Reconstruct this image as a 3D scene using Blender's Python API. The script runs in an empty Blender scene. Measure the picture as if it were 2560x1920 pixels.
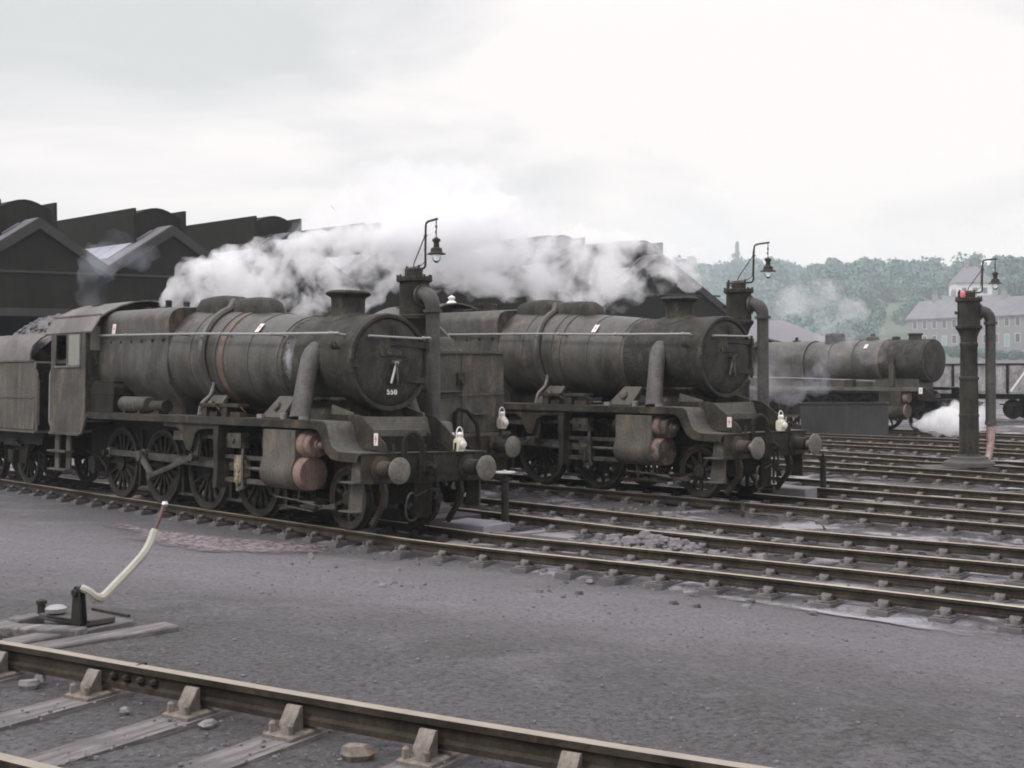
import bpy, math, random
from mathutils import Vector, Matrix, noise as mnoise
random.seed(7)
sin, cos, pi = math.sin, math.cos, math.pi
R = math.radians
SC = bpy.context.scene
COL = SC.collection
# ------------------------------------------------------------------ camera
F, CAMH, PITCH, ROLL = 3212.73, 2.49273, -0.01218, -0.00696
_fw = Vector((0, cos(PITCH), sin(PITCH))); _r = Vector((1, 0, 0)); _u = _r.cross(_fw)
CR = _r*cos(ROLL)+_u*sin(ROLL); CU = _u*cos(ROLL)-_r*sin(ROLL); CF = _fw
CP = Vector((0, 0, CAMH))
def ray(px, py): return CF + CR*((px-1280)/F) - CU*((py-960)/F)
def at(px, py, z):                      # point of the photo at height z
    d = ray(px, py); return CP + d*((z-CAMH)/d.z)
def atd(px, py, D):                     # point of the photo at depth D
    d = ray(px, py); return CP + d*(D/d.y)
cam = bpy.data.cameras.new('camera'); co = bpy.data.objects.new('camera', cam); COL.objects.link(co)
cam.sensor_width = 36; cam.lens = F/2560*36; cam.clip_end = 4000; cam.clip_start = .1
m = Matrix.Identity(4)
for i in range(3): m[i][0] = CR[i]; m[i][1] = CU[i]; m[i][2] = -CF[i]; m[i][3] = CP[i]
co.matrix_world = m
SC.camera = co
# ------------------------------------------------------------------ objects
def tag(o, label=None, cat=None, group=None, kind=None):
    if label: o['label'] = label
    if cat: o['category'] = cat
    if group: o['group'] = group
    if kind: o['kind'] = kind
    return o
def empty(name, mat=None):
    o = bpy.data.objects.new(name, None); COL.objects.link(o); o.empty_display_size = .2
    if mat is not None: o.matrix_world = mat
    return o
def place(x, y, z=0, rz=0, s=1): return Matrix.Translation((x, y, z)) @ Matrix.Rotation(rz, 4, 'Z') @ Matrix.Scale(s, 4)
KIDS = {}
def copy_tree(o, parent=None):
    c = o.copy(); COL.objects.link(c)
    if parent:
        c.parent = parent; KIDS.setdefault(parent.name, []).append(c)
    for ch in list(KIDS.get(o.name, [])): copy_tree(ch, c)
    return c
class MB:
    def __init__(s): s.v = []; s.f = []; s.m = []; s.mi = 0; s.T = None
    def add(s, vs, fs):
        n = len(s.v)
        if s.T is not None: vs = [s.T @ Vector(p) for p in vs]
        s.v += [tuple(p) for p in vs]; s.f += [tuple(n+i for i in f) for f in fs]; s.m += [s.mi]*len(fs); return s
    def box(s, x0, x1, y0, y1, z0, z1):
        return s.add([(x0,y0,z0),(x1,y0,z0),(x1,y1,z0),(x0,y1,z0),(x0,y0,z1),(x1,y0,z1),(x1,y1,z1),(x0,y1,z1)],
                     [(3,2,1,0),(4,5,6,7),(0,1,5,4),(1,2,6,5),(2,3,7,6),(3,0,4,7)])
    def prism(s, poly, axis, a0, a1):       # poly: 2d points; axis 'x': (y,z), 'y': (x,z), 'z': (x,y)
        n = len(poly)
        def P(p, a): return {'x': (a,p[0],p[1]), 'y': (p[0],a,p[1]), 'z': (p[0],p[1],a)}[axis]
        vs = [P(p,a0) for p in poly]+[P(p,a1) for p in poly]
        fs = [tuple(range(n)), tuple(range(2*n-1, n-1, -1))]+[(i, i+n, (i+1)%n+n, (i+1)%n) for i in range(n)]
        return s.add(vs, fs)
    def loft(s, secs, cap=True, closed=True):
        n = len(secs[0]); vs = [p for c in secs for p in c]; fs = []
        for k in range(len(secs)-1):
            for i in range(n if closed else n-1):
                j = (i+1) % n; fs.append((k*n+i, k*n+j, (k+1)*n+j, (k+1)*n+i))
        if cap: fs += [tuple(range(n-1, -1, -1)), tuple((len(secs)-1)*n+i for i in range(n))]
        return s.add(vs, fs)
    def lathe(s, prof, o=(0,0,0), d=(0,0,1), n=24, cap=True):   # prof: (radius, distance along d)
        d = Vector(d).normalized(); a = d.orthogonal().normalized(); b = d.cross(a); o = Vector(o)
        return s.loft([[o+d*t+(a*cos(2*pi*i/n)+b*sin(2*pi*i/n))*max(r, 1e-4) for i in range(n)] for r, t in prof], cap)
    def cyl(s, p, q, r, n=12, r2=None):
        p = Vector(p); q = Vector(q); return s.lathe([(r,0),(r if r2 is None else r2,(q-p).length)], p, q-p, n)
    def tube(s, pts, r, n=8):
        pts = [Vector(p) for p in pts]; secs = []; a = None
        for i, p in enumerate(pts):
            t = (pts[min(i+1,len(pts)-1)]-pts[max(i-1,0)]).normalized()
            if a is None: a = t.orthogonal().normalized()
            a = (a-t*a.dot(t)).normalized(); b = t.cross(a)
            rr = r[i] if isinstance(r, (list, tuple)) else r
            secs.append([p+(a*cos(2*pi*k/n)+b*sin(2*pi*k/n))*rr for k in range(n)])
        return s.loft(secs)
    def bar(s, p, q, w, h, up=(0,0,1)):      # rectangular bar from p to q, w sideways, h along up
        p = Vector(p); q = Vector(q); d = (q-p).normalized(); u = Vector(up); u = (u-d*u.dot(d)).normalized(); c = d.cross(u)
        return s.loft([[o+c*(w/2*i)+u*(h/2*j) for i, j in ((-1,-1),(1,-1),(1,1),(-1,1))] for o in (p, q)])
    def build(s, name, mats, parent=None, bevel=0, angle=38):
        me = bpy.data.meshes.new(name); me.from_pydata(s.v, [], s.f); me.update()
        import bmesh
        b = bmesh.new(); b.from_mesh(me); bmesh.ops.recalc_face_normals(b, faces=b.faces); b.to_mesh(me); b.free()
        for mt in (mats if isinstance(mats, (list, tuple)) else [mats]): me.materials.append(mt)
        me.polygons.foreach_set('material_index', s.m)
        me.polygons.foreach_set('use_smooth', [True]*len(me.polygons)); me.set_sharp_from_angle(angle=R(angle))
        o = bpy.data.objects.new(name, me); COL.objects.link(o)
        if parent: o.parent = parent; KIDS.setdefault(parent.name, []).append(o)
        if bevel:
            bv = o.modifiers.new('bevel', 'BEVEL'); bv.width = bevel; bv.segments = 1; bv.limit_method = 'ANGLE'; bv.angle_limit = R(40)
        return o
def arc(cx, cy, r, a0, a1, n=8): return [(cx+r*cos(R(a0+(a1-a0)*i/n)), cy+r*sin(R(a0+(a1-a0)*i/n))) for i in range(n+1)]
def smooth_line(pts, k=6):
    P = [Vector(p) for p in pts]; P = [P[0]*2-P[1]]+P+[P[-1]*2-P[-2]]; out = []
    for i in range(1, len(P)-2):
        for j in range(k):
            t = j/k; a, b, c, d = P[i-1:i+3]
            out.append(.5*((2*b)+(c-a)*t+(2*a-5*b+4*c-d)*t*t+(3*b-a-3*c+d)*t**3))
    out.append(P[-2]); return out
# ------------------------------------------------------------------ materials
class NT:
    def __init__(s, name):
        s.mat = bpy.data.materials.new(name); s.mat.use_nodes = True; s.t = s.mat.node_tree; s.n = s.t.nodes
        s.b = s.n['Principled BSDF']; s.out = s.n['Material Output']; s.co = None
    def new(s, typ, **k):
        nd = s.n.new(typ)
        for a, v in k.items(): setattr(nd, a, v)
        return nd
    def link(s, a, b): s.t.links.new(a, b)
    def coord(s, kind='Object', scale=(1,1,1)):
        c = s.new('ShaderNodeTexCoord'); mp = s.new('ShaderNodeMapping'); mp.inputs['Scale'].default_value = scale
        s.link(c.outputs[kind], mp.inputs['Vector']); return mp.outputs[0]
    def noise(s, scale, detail=6, rough=.6, vec=None, dist=0):
        nd = s.new('ShaderNodeTexNoise'); nd.inputs['Scale'].default_value = scale; nd.inputs['Detail'].default_value = detail
        nd.inputs['Roughness'].default_value = rough; nd.inputs['Distortion'].default_value = dist
        if vec is not None: s.link(vec, nd.inputs['Vector'])
        return nd.outputs['Fac']
    def ramp(s, fac, stops):
        nd = s.new('ShaderNodeValToRGB'); e = nd.color_ramp.elements
        while len(e) < len(stops): e.new(.5)
        for el, (p, c) in zip(e, stops): el.position = p; el.color = (c if len(c) == 4 else (*c, 1)) if isinstance(c, (tuple, list)) else (c,c,c,1)
        s.link(fac, nd.inputs[0]); return nd.outputs[0]
    def mix(s, fac, a, b, mode='MIX'):
        nd = s.new('ShaderNodeMix', data_type='RGBA', blend_type=mode)
        for inp, v in ((nd.inputs[0], fac), (nd.inputs[6], a), (nd.inputs[7], b)):
            if isinstance(v, (int, float)): inp.default_value = v
            elif isinstance(v, tuple): inp.default_value = (*v, 1)
            else: s.link(v, inp)
        return nd.outputs[2]
    def bump(s, h, strength=.3, dist=.01):
        nd = s.new('ShaderNodeBump'); nd.inputs['Strength'].default_value = strength; nd.inputs['Distance'].default_value = dist
        s.link(h, nd.inputs['Height']); s.link(nd.outputs[0], s.b.inputs['Normal'])
    def col(s, c): 
        if isinstance(c, tuple): s.b.inputs['Base Color'].default_value = (*c, 1)
        else: s.link(c, s.b.inputs['Base Color'])
    def rough(s, r):
        if isinstance(r, (int, float)): s.b.inputs['Roughness'].default_value = r
        else: s.link(r, s.b.inputs['Roughness'])
def sc(c, k): return tuple(x*k for x in c)
def grime(name, base, dirt, rust=None, rough=(.5,.8), scale=1.6, streak=True, bump=.25, spec=.4, metal=0, amt=(.40,.60)):
    t = NT(name); v = t.coord()
    n1 = t.noise(scale, 9, .68, v, .4); c = t.mix(t.ramp(n1, [(amt[0], 0.), (amt[1], 1.)]), sc(base, .85), sc(dirt, 1.05))
    if streak:
        v2 = t.coord(scale=(5, 5, .6)); n2 = t.noise(1.1, 4, .55, v2, .5); c = t.mix(t.ramp(n2, [(.48, 0.), (.72, .5)]), c, sc(dirt, 1.4))
        n2b = t.noise(1.7, 4, .55, v2, .5); c = t.mix(t.ramp(n2b, [(.54, 0.), (.74, .5)]), c, sc(base, .45))
    if rust:
        n3 = t.noise(scale*1.9, 8, .72, t.coord(scale=(1.4,1.4,.5))); c = t.mix(t.ramp(n3, [(.55, 0.), (.66, .85)]), c, rust)
    n4 = t.noise(24, 6, .75, v); c = t.mix(t.ramp(n4, [(.36, .5), (.50, 0.)]), c, sc(base, .4)); c = t.mix(t.ramp(n4, [(.57, 0.), (.72, .4)]), c, sc(dirt, 1.5))
    t.col(c); t.rough(t.ramp(n1, [(.3, rough[0]), (.7, rough[1])]))
    t.b.inputs['Specular IOR Level'].default_value = spec if base[0] > .03 else .15; t.b.inputs['Metallic'].default_value = metal
    t.bump(t.noise(30, 5, .7, v), bump, .006); return t.mat
def flat(name, c, rough=.6, var=.25, scale=8, metal=0, spec=.4):
    t = NT(name); v = t.coord(); n = t.noise(scale, 6, .6, v)
    t.col(t.mix(n, sc(c, 1-var), sc(c, 1+var))); t.rough(rough); t.b.inputs['Metallic'].default_value = metal
    t.b.inputs['Specular IOR Level'].default_value = spec; t.bump(t.noise(scale*6, 4, .6, v), .15, .004); return t.mat
M = {}
M['black'] = grime('grimy_black_paint', (0.0221,0.0202,0.0154), (0.0536,0.0492,0.0393), (.115,.078,.056))
M['boiler'] = grime('grimy_boiler_cladding', (0.0318,0.0297,0.0237), (0.0749,0.0694,0.0597), (.15,.105,.075), scale=1.5, rough=(.36,.62), spec=.55)
M['smokebox'] = grime('sooty_smokebox', (0.0279,0.0271,0.0228), (0.0565,0.0535,0.0462), (.11,.09,.07), scale=2, rough=(.6,.85), streak=False)
M['cab'] = grime('dusty_cab_side', (0.0492,0.0453,0.0362), (0.0923,0.0844,0.0692), (.17,.13,.10), scale=1.3, rough=(.6,.8))
M['roofm'] = grime('dusty_cab_roof', (0.1035,0.0971,0.0907), (0.1638,0.1520,0.1443), (.17,.14,.13), scale=1.2, streak=False, rough=(.6,.85))
M['frame'] = grime('oily_underframe', (0.0096,0.0088,0.0072), (0.0256,0.0224,0.0176), (.05,.033,.022), scale=3, rough=(.5,.85))
M['plate'] = grime('dusty_running_plate', (0.0669,0.0632,0.0527), (0.1103,0.1033,0.0889), (.14,.11,.085), scale=2.2, streak=False, rough=(.6,.85))
M['wheel'] = grime('grimy_shaded_wheel', (0.0141,0.0129,0.0106), (0.0336,0.0313,0.0255), (.06,.042,.03), scale=4, streak=False)  # grime colour lowered further to paint in shade beneath the engines
M['tyre'] = grime('worn_tyre', (0.0276,0.0264,0.0234), (0.0591,0.0560,0.0501), None, scale=5, streak=False, rough=(.4,.6), metal=.3)
M['rod'] = grime('greasy_steel_rod', (0.0544,0.0510,0.0429), (0.1256,0.1190,0.1030), (.11,.075,.05), scale=5, streak=False, rough=(.38,.6), metal=.5)
M['redox'] = grime('red_oxide_cover', (.11,.083,.07), (.212,.145,.12), (.055,.047,.04), scale=3, rough=(.6,.85), amt=(.30,.46))
M['redox2'] = grime('sooty_red_oxide_cover', (.06,.052,.044), (.19,.13,.108), (.05,.044,.038), scale=4, rough=(.6,.85), amt=(.44,.58))
M['rustband'] = grime('rusty_boiler_band', (.115,.078,.055), (.165,.112,.08), (.10,.075,.055), scale=3)
M['pale'] = flat('scaly_white_deposit', (.19,.18,.18), .8, .4, 14)
M['pipe'] = grime('dusty_steam_pipe', (0.0615,0.0581,0.0539), (0.1085,0.1013,0.0968), None, scale=2, rough=(.6,.8))
M['white'] = flat('chipped_white_paint', (.72,.70,.66), .5, .12, 20)
M['lampwhite'] = flat('grimy_white_lamp_paint', (.62,.58,.46), .5, .35, 25)
M['red'] = flat('signal_red', (.55,.10,.08), .5, .2)
M['pinkglass'] = flat('faded_red_glass', (.75,.22,.26), .4, .2)
M['brass'] = grime('greasy_brass', (.10,.085,.06), (.40,.33,.22), (.62,.58,.48), scale=9, streak=False, rough=(.3,.5), metal=.5)
M['bright'] = flat('bright_steel', (.5,.5,.5), .3, .3, 20, metal=.8)
M['handrail'] = flat('worn_handrail_steel', (.30,.295,.29), .5, .3, 10, metal=.3)
M['buffer'] = grime('greasy_buffer_face', (.13,.125,.11), (.20,.19,.165), (.24,.15,.09), scale=5, streak=False, rough=(.35,.6), metal=.3)
M['iron'] = grime('weathered_cast_iron', (0.0285,0.0266,0.0221), (0.0488,0.0452,0.0376), (.075,.055,.042), scale=2.5)
M['pipeiron'] = grime('weathered_iron_pipe', (0.0535,0.0507,0.0445), (0.0905,0.0845,0.0775), (.09,.07,.055), scale=2.5)
M['bag'] = grime('worn_leather_hose', (.30,.20,.17), (.42,.31,.28), (.12,.09,.07), scale=5)
M['glass'] = NT('lamp_glass'); _g = M['glass']; _g.b.inputs['Transmission Weight'].default_value = .85; _g.b.inputs['Roughness'].default_value = .15; _g.col((.75,.78,.8)); M['glass'] = _g.mat
M['window'] = flat('dirty_window_glass', (.20,.20,.17), .2, .3, 6)
M['void'] = flat('sooty_unlit_black', (.006,.006,.005), .9, .3)  # near-black stands in for unlit depth as well as soot
M['wood'] = None
t = NT('grey_weathered_timber'); v = t.coord(scale=(16, 1.1, 16)); n = t.noise(1.6, 8, .75, v); v1 = t.coord(); n1 = t.noise(3, 6, .6, v1)
c = t.mix(t.ramp(n, [(.36, 0.), (.62, 1.)]), (.055,.05,.047), (.215,.20,.198)); c = t.mix(t.ramp(n1, [(.46, 0.), (.62, .85)]), c, (.085,.08,.078)); t.col(c); t.rough(.8); t.bump(n, .6, .02); M['wood'] = t.mat
t = NT('worn_rail_head_highlight'); n = t.noise(9, 5, .6, t.coord()); t.col(t.mix(n, (.34,.285,.20), (.56,.475,.36))); t.rough(.45); t.b.inputs['Metallic'].default_value = .15; M['railtop'] = t.mat  # warm pale colour paints in the highlight along the worn yard rails
M['dullrail'] = flat('dull_worn_rail_head', (.27,.235,.19), .5, .35, 7, .15)
M['rail'] = grime('rusty_rail_side', (.026,.022,.0175), (.052,.043,.033), (.078,.05,.031), scale=3, streak=False)
M['chair'] = grime('rusty_rail_chair', (.13,.11,.092), (.24,.205,.175), (.17,.11,.075), scale=6, streak=False)
M['stone'] = flat('dusty_stone', (.20,.19,.19), .85, .35, 6)
M['void2'] = flat('greasy_black_iron', (.018,.017,.015), .6, .5, 12)
M['basestone'] = flat('sooty_base_stone', (.07,.066,.062), .9, .45, 4)
M['concrete'] = flat('pale_concrete', (.25,.24,.26), .85, .3, 4)
M['lever'] = flat('cream_lever_paint', (.36,.35,.295), .55, .25, 14)
M['brownpaint'] = flat('brown_lever_handle', (.10,.055,.045), .5, .3)
t = NT('wet_coal'); v = t.coord(); n = t.noise(9, 8, .75, v); t.col(t.mix(t.ramp(n, [(.4, 0.), (.65, 1.)]), (.035,.034,.034), (.17,.165,.17))); t.rough(.45); t.bump(n, .9, .06); M['coal'] = t.mat
t = NT('clinker'); v = t.coord(); n = t.noise(7, 8, .75, v); t.col(t.mix(n, (.08,.075,.075), (.26,.24,.25))); t.rough(.85); t.bump(n, .8, .03); M['clinker'] = t.mat
# cinder ground
def cinder(name, yard):
  global t
  t = NT(name); v = t.coord()
  n1 = t.noise(.20, 5, .55, v, .3); n2 = t.noise(1.1, 8, .72, v, .4); n3 = t.noise(19, 8, .82, v); n5 = t.noise(70, 4, .75, v); n6 = t.noise(.55, 8, .7, v, .6)
  c = t.mix(t.ramp(n1, [(.36, 0.), (.64, 1.)]), (.106,.102,.102), (.152,.146,.153))
  c = t.mix(t.ramp(n2, [(.36, 0.), (.66, .55)]), c, (.092,.088,.086))
  c = t.mix(t.ramp(n6, [(.52, 0.), (.74, .55)]), c, (.268,.256,.275))
  if yard:
    vy = t.coord(scale=(1,1,1)); y1 = t.noise(.55, 8, .66, vy, .5); c = t.mix(t.ramp(y1, [(.50, 0.), (.57, .9)]), c, (.42,.40,.43)); y2 = t.noise(.7, 8, .66, t.coord(scale=(1.3,.9,1)), .5); c = t.mix(t.ramp(y2, [(.50, 0.), (.57, .9)]), c, (.05,.046,.043))
  else:                                  # trodden, paler way between the foreground track and the engines
    cc = t.new('ShaderNodeTexCoord'); dp = t.new('ShaderNodeVectorMath', operation='DOT_PRODUCT'); t.link(cc.outputs['Object'], dp.inputs[0]); dp.inputs[1].default_value = (.533,.846,0)
    ad0 = t.new('ShaderNodeMath', operation='MULTIPLY_ADD'); t.link(n1, ad0.inputs[0]); ad0.inputs[1].default_value = 5.0; t.link(dp.outputs['Value'], ad0.inputs[2])
    mp0 = t.new('ShaderNodeMapRange'); t.link(ad0.outputs[0], mp0.inputs[0]); mp0.inputs[1].default_value = 7.6; mp0.inputs[2].default_value = 18.0
    c = t.mix(t.ramp(mp0.outputs[0], [(.22, 0.), (.52, .8), (.70, .7), (.95, .2)]), c, t.mix(n2, (.170,.160,.172), (.285,.270,.296)))
  c = t.mix(t.ramp(n3, [(.40, .4 if yard else .75), (.50, 0.)]), c, (.030,.028,.026)); c = t.mix(t.ramp(n3, [(.56, 0.), (.72, .4 if yard else .7)]), c, (.36,.335,.345))
  c = t.mix(t.ramp(n5, [(.36, .6), (.46, 0.)]), c, (.04,.037,.036)); c = t.mix(t.ramp(n5, [(.62, 0.), (.76, .7)]), c, (.44,.41,.42))
  t.col(c); t.rough(t.ramp(n6, [(.45, .92), (.75, .68)])); t.b.inputs['Specular IOR Level'].default_value = .3
  ad = t.new('ShaderNodeMath', operation='ADD'); t.link(n3, ad.inputs[0]); t.link(n5, ad.inputs[1]); t.bump(ad.outputs[0], .9, .028); return t.mat
M['ground'] = cinder('cinder_ground', 0); M['yard'] = cinder('ashy_yard_ground', 1)
t = NT('rough_hill_grass'); v = t.coord(); n = t.noise(.05, 8, .65, v); t.col(t.mix(n, (.04,.07,.035), (.075,.10,.05))); t.rough(.9); M['hill'] = t.mat
t = NT('painted_reflection_water'); t.col((.62,.62,.64)); t.rough(.12); t.b.inputs['Specular IOR Level'].default_value = .9; t.bump(t.noise(3, 3, .5, t.coord()), .04, .01); M['water'] = t.mat  # pale base colour stands in for white sky reflected in the puddles
t = NT('spilt_lime_ash'); v = t.coord(); n = t.noise(2.6, 9, .78, v, .6); n2 = t.noise(30, 4, .7, v); t.col(t.mix(n2, (.20,.19,.20), (.38,.37,.39))); t.rough(.9)
tr = t.new('ShaderNodeBsdfTransparent'); mx = t.new('ShaderNodeMixShader'); a = t.new('ShaderNodeAttribute', attribute_name='edge')
mu = t.new('ShaderNodeMath', operation='MULTIPLY_ADD'); t.link(a.outputs['Fac'], mu.inputs[0]); mu.inputs[1].default_value = .55; t.link(n, mu.inputs[2])
rp = t.ramp(mu.outputs[0], [(.60, 0.), (.92, .9)]); t.link(rp, mx.inputs[0]); t.link(tr.outputs[0], mx.inputs[1]); t.link(t.b.outputs[0], mx.inputs[2]); t.link(mx.outputs[0], t.out.inputs['Surface']); M['ash'] = t.mat
t = NT('worn_brick_setts'); v = t.coord(scale=(5.0,8.5,1)); 
nz = t.new('ShaderNodeTexNoise'); nz.inputs['Scale'].default_value = .6; t.link(v, nz.inputs['Vector']); vm = t.new('ShaderNodeVectorMath', operation='MULTIPLY_ADD'); t.link(nz.outputs['Color'], vm.inputs[0]); vm.inputs[1].default_value = (.9,.9,0); t.link(v, vm.inputs[2])
vo = t.new('ShaderNodeTexVoronoi', feature='DISTANCE_TO_EDGE'); vo.inputs['Scale'].default_value = 1.0; vo.inputs['Randomness'].default_value = .55; t.link(vm.outputs[0], vo.inputs['Vector'])
vc = t.new('ShaderNodeTexVoronoi'); vc.inputs['Scale'].default_value = 1.0; vc.inputs['Randomness'].default_value = .55; t.link(vm.outputs[0], vc.inputs['Vector'])
cellc = t.mix(vc.outputs['Color'], (.33,.245,.255), (.23,.19,.205)); gap = t.ramp(vo.outputs['Distance'], [(.03, 1.), (.12, 0.)]); stc = t.mix(gap, cellc, (.07,.064,.066)); v = t.coord()
n = t.noise(2.2, 7, .7, v); n7 = t.noise(9, 5, .7, v); t.col(t.mix(t.ramp(n7, [(.50, 0.), (.70, .8)]), stc, (.17,.155,.165))); t.rough(.8); t.bump(gap, .9, -.04)
tr = t.new('ShaderNodeBsdfTransparent'); mx = t.new('ShaderNodeMixShader'); a = t.new('ShaderNodeAttribute', attribute_name='edge')
mu = t.new('ShaderNodeMath', operation='MULTIPLY_ADD'); t.link(a.outputs['Fac'], mu.inputs[0]); mu.inputs[1].default_value = 1.1; t.link(n, mu.inputs[2])
rp = t.ramp(mu.outputs[0], [(.66, 0.), (1.05, 1.)]); t.link(rp, mx.inputs[0]); t.link(tr.outputs[0], mx.inputs[1]); t.link(t.b.outputs[0], mx.inputs[2]); t.link(mx.outputs[0], t.out.inputs['Surface']); M['setts'] = t.mat
# buildings
M['board'] = None
t = NT('tarred_boarding'); v = t.coord(scale=(5,5,.15)); n = t.noise(2.2, 4, .6, v); n1 = t.noise(.5, 6, .6, t.coord()); c = t.mix(n, (.010,.0095,.007), (.022,.021,.016)); c = t.mix(t.ramp(n1, [(.45, 0.), (.7, .6)]), c, (.032,.03,.025)); t.col(c); t.rough(.85); t.b.inputs['Specular IOR Level'].default_value = .15; t.bump(n, .4, .03); M['board'] = t.mat
M['barge'] = flat('weathered_bargeboard', (.042,.040,.037), .85, .5, .8)
t = NT('slate_roof'); v = t.coord(); br = t.new('ShaderNodeTexBrick'); t.link(t.coord('Object', (1,1,1)), br.inputs['Vector']); br.inputs['Scale'].default_value = 1.6
br.inputs['Color1'].default_value = (.10,.095,.105,1); br.inputs['Color2'].default_value = (.14,.13,.145,1); br.inputs['Mortar'].default_value = (.06,.06,.065,1); br.inputs['Mortar Size'].default_value = .02
n = t.noise(.8, 6, .6, v); t.col(t.mix(t.ramp(n, [(.4, 0.), (.7, .6)]), br.outputs[0], (.19,.18,.19))); t.rough(.7); M['slate'] = t.mat
t = NT('patent_glazing'); t.col(t.mix(t.noise(1.2, 5, .6, t.coord()), (.30,.31,.36), (.42,.43,.48))); t.rough(.4); M['glazing'] = t.mat
t = NT('sooty_stone_wall'); v = t.coord(scale=(1,1,1)); br = t.new('ShaderNodeTexBrick'); t.link(v, br.inputs['Vector']); br.inputs['Scale'].default_value = 1.1
br.inputs['Color1'].default_value = (.22,.20,.205,1); br.inputs['Color2'].default_value = (.27,.25,.255,1); br.inputs['Mortar'].default_value = (.17,.155,.15,1); t.col(t.mix(t.noise(.4, 6, .6, v), br.outputs[0], (.20,.175,.175))); t.rough(.85); M['brick'] = t.mat
M['render'] = flat('whitewashed_render', (.72,.70,.66), .8, .08, .5)
M['redroof'] = flat('weathered_red_tiles', (.30,.16,.14), .8, .25, 1.5)
M['mauveroof'] = flat('mauve_slates', (.13,.115,.125), .8, .2, 1.2)
M['redbrick'] = flat('red_brick_wall', (.27,.16,.14), .85, .2, 2)
M['pane'] = flat('dark_house_window', (.06,.07,.08), .15, .3, 3)
M['sill'] = flat('pale_window_frame', (.5,.5,.48), .7, .1)
M['door'] = flat('green_house_door', (.20,.33,.30), .6, .1)
M['wagon'] = grime('pale_grey_wagon_steel', (.20,.195,.20), (.34,.33,.335), (.20,.12,.09), scale=2.2)
M['tank'] = grime('dark_plate_steel', (0.0306,0.0299,0.0282), (0.0422,0.0407,0.0384), None, scale=1.2)
M['leaf'] = None
t = NT('haze_tinted_leaves'); v = t.coord(); n = t.noise(.35, 5, .6, v); n2 = t.noise(2.5, 3, .6, v); c = t.mix(t.ramp(n, [(.35, 0.), (.65, 1.)]), (.040,.130,.105), (.095,.215,.175)); c = t.mix(n2, (.05,.10,.085), c); t.col(c); t.rough(.75); M['leaf'] = t.mat  # leaf colour lightened towards teal to stand in for distance haze
t = NT('dark_leaves'); v = t.coord(); n = t.noise(.5, 5, .6, v); t.col(t.mix(n, (.04,.09,.08), (.085,.15,.125))); t.rough(.75); M['leafdark'] = t.mat
M['bark'] = flat('tree_bark', (.08,.065,.05), .9, .3)
M['towerstone'] = flat('distant_tower_stone', (.10,.10,.11), .9, .2, .5)
# ------------------------------------------------------------------ text
def text_mesh(name, s, size, ext, mat, parent, Mx):
    cu = bpy.data.curves.new('lettering', 'FONT'); cu.body = s; cu.size = size; cu.extrude = ext; cu.align_x = 'CENTER'; cu.align_y = 'CENTER'; cu.space_character = 1.15; cu.offset = size*.035
    o = bpy.data.objects.new('lettering', cu); COL.objects.link(o); dg = bpy.context.evaluated_depsgraph_get()
    me = bpy.data.meshes.new_from_object(o.evaluated_get(dg)); me.transform(Mx); me.name = name
    bpy.data.objects.remove(o); bpy.data.curves.remove(cu); me.materials.clear(); me.materials.append(mat)
    r = bpy.data.objects.new(name, me); COL.objects.link(r); r.parent = parent; KIDS.setdefault(parent.name, []).append(r); return r
# ------------------------------------------------------------------ locomotive pieces
def wheel(parent, x, r, side, spokes, crank=None, cw=None, name='driving_wheel'):
    s = side; y = .70*s; b = MB()
    yo = lambda a, c: sorted((y+a*s, y+c*s))
    b.lathe([(r-.13,-.03),(r-.055,-.05),(r-.055,.055),(r-.13,.045),(r-.13,-.03)], (x,y,r), (0,s,0), 40, cap=False)
    b.lathe([(.05,-.07),(.13,-.06),(.13,.07),(.10,.085),(.05,.085)], (x,y,r), (0,s,0), 16)
    for k in range(spokes):
        a = 2*pi*(k+.5)/spokes; d = Vector((cos(a),0,sin(a))); c = Vector((x,y,r))
        b.loft([[c+d*q+Vector((-sin(a),0,cos(a)))*(w*i)+Vector((0,.03*j*s,0)) for i,j in ((-1,-1),(1,-1),(1,1),(-1,1))] for q,w in ((.10,.035),(r-.10,.024))])
    if crank:
        c = Vector((x,y,r)); p = c+Vector((crank[0],0,crank[1])); u = (p-c).normalized(); w = Vector((-u.z,0,u.x)); pts = []
        for ce, rad, a0 in ((c,.17,90),(p,.11,-90)):
            for i in range(9): 
                a = R(a0+180*i/8); pts.append(ce+u*(cos(a)*rad)+w*(sin(a)*rad))
        b.loft([[q+Vector((0,.045*s,0)) for q in pts],[q+Vector((0,.088*s,0)) for q in pts]])
        b.cyl(p+Vector((0,.05*s,0)), p+Vector((0,.36*s,0)), .06, 12)
        if cw:
            a1 = math.degrees(math.atan2(-crank[1], -crank[0])); o = [Vector((x+q[0],0,r+q[1])) for q in arc(0,0,r-.10,a1-cw,a1+cw,12)]
            b.loft([[q+Vector((0,y-.035*s,0)) for q in o],[q+Vector((0,y+.05*s,0)) for q in o]])
    w = b.build(name, M['wheel'], parent)
    t = MB(); t.lathe([(r-.06,-.075),(r+.028,-.075),(r+.028,-.045),(r,-.03),(r-.004,.06),(r-.05,.065),(r-.06,.05)], (x,y,r), (0,s,0), 48, cap=False)
    t.build('tyre', M['tyre'], w); return w
def buffer(parent, x, y, z, ln=.49, face='buffer'):
    b = MB(); b.lathe([(.20,0),(.20,.03),(.13,.05),(.125,.30),(.11,.31)], (x,y,z), (1,0,0), 24); o = b.build('buffer', M['black'], parent)
    b = MB(); b.lathe([(.075,.28),(.075,ln-.05),(.12,ln-.035),(.202,ln-.02),(.204,ln-.008),(.19,ln),(.1,ln+.012),(.02,ln+.015)], (x,y,z), (1,0,0), 28); b.build('buffer_head', M[face], o)
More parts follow.
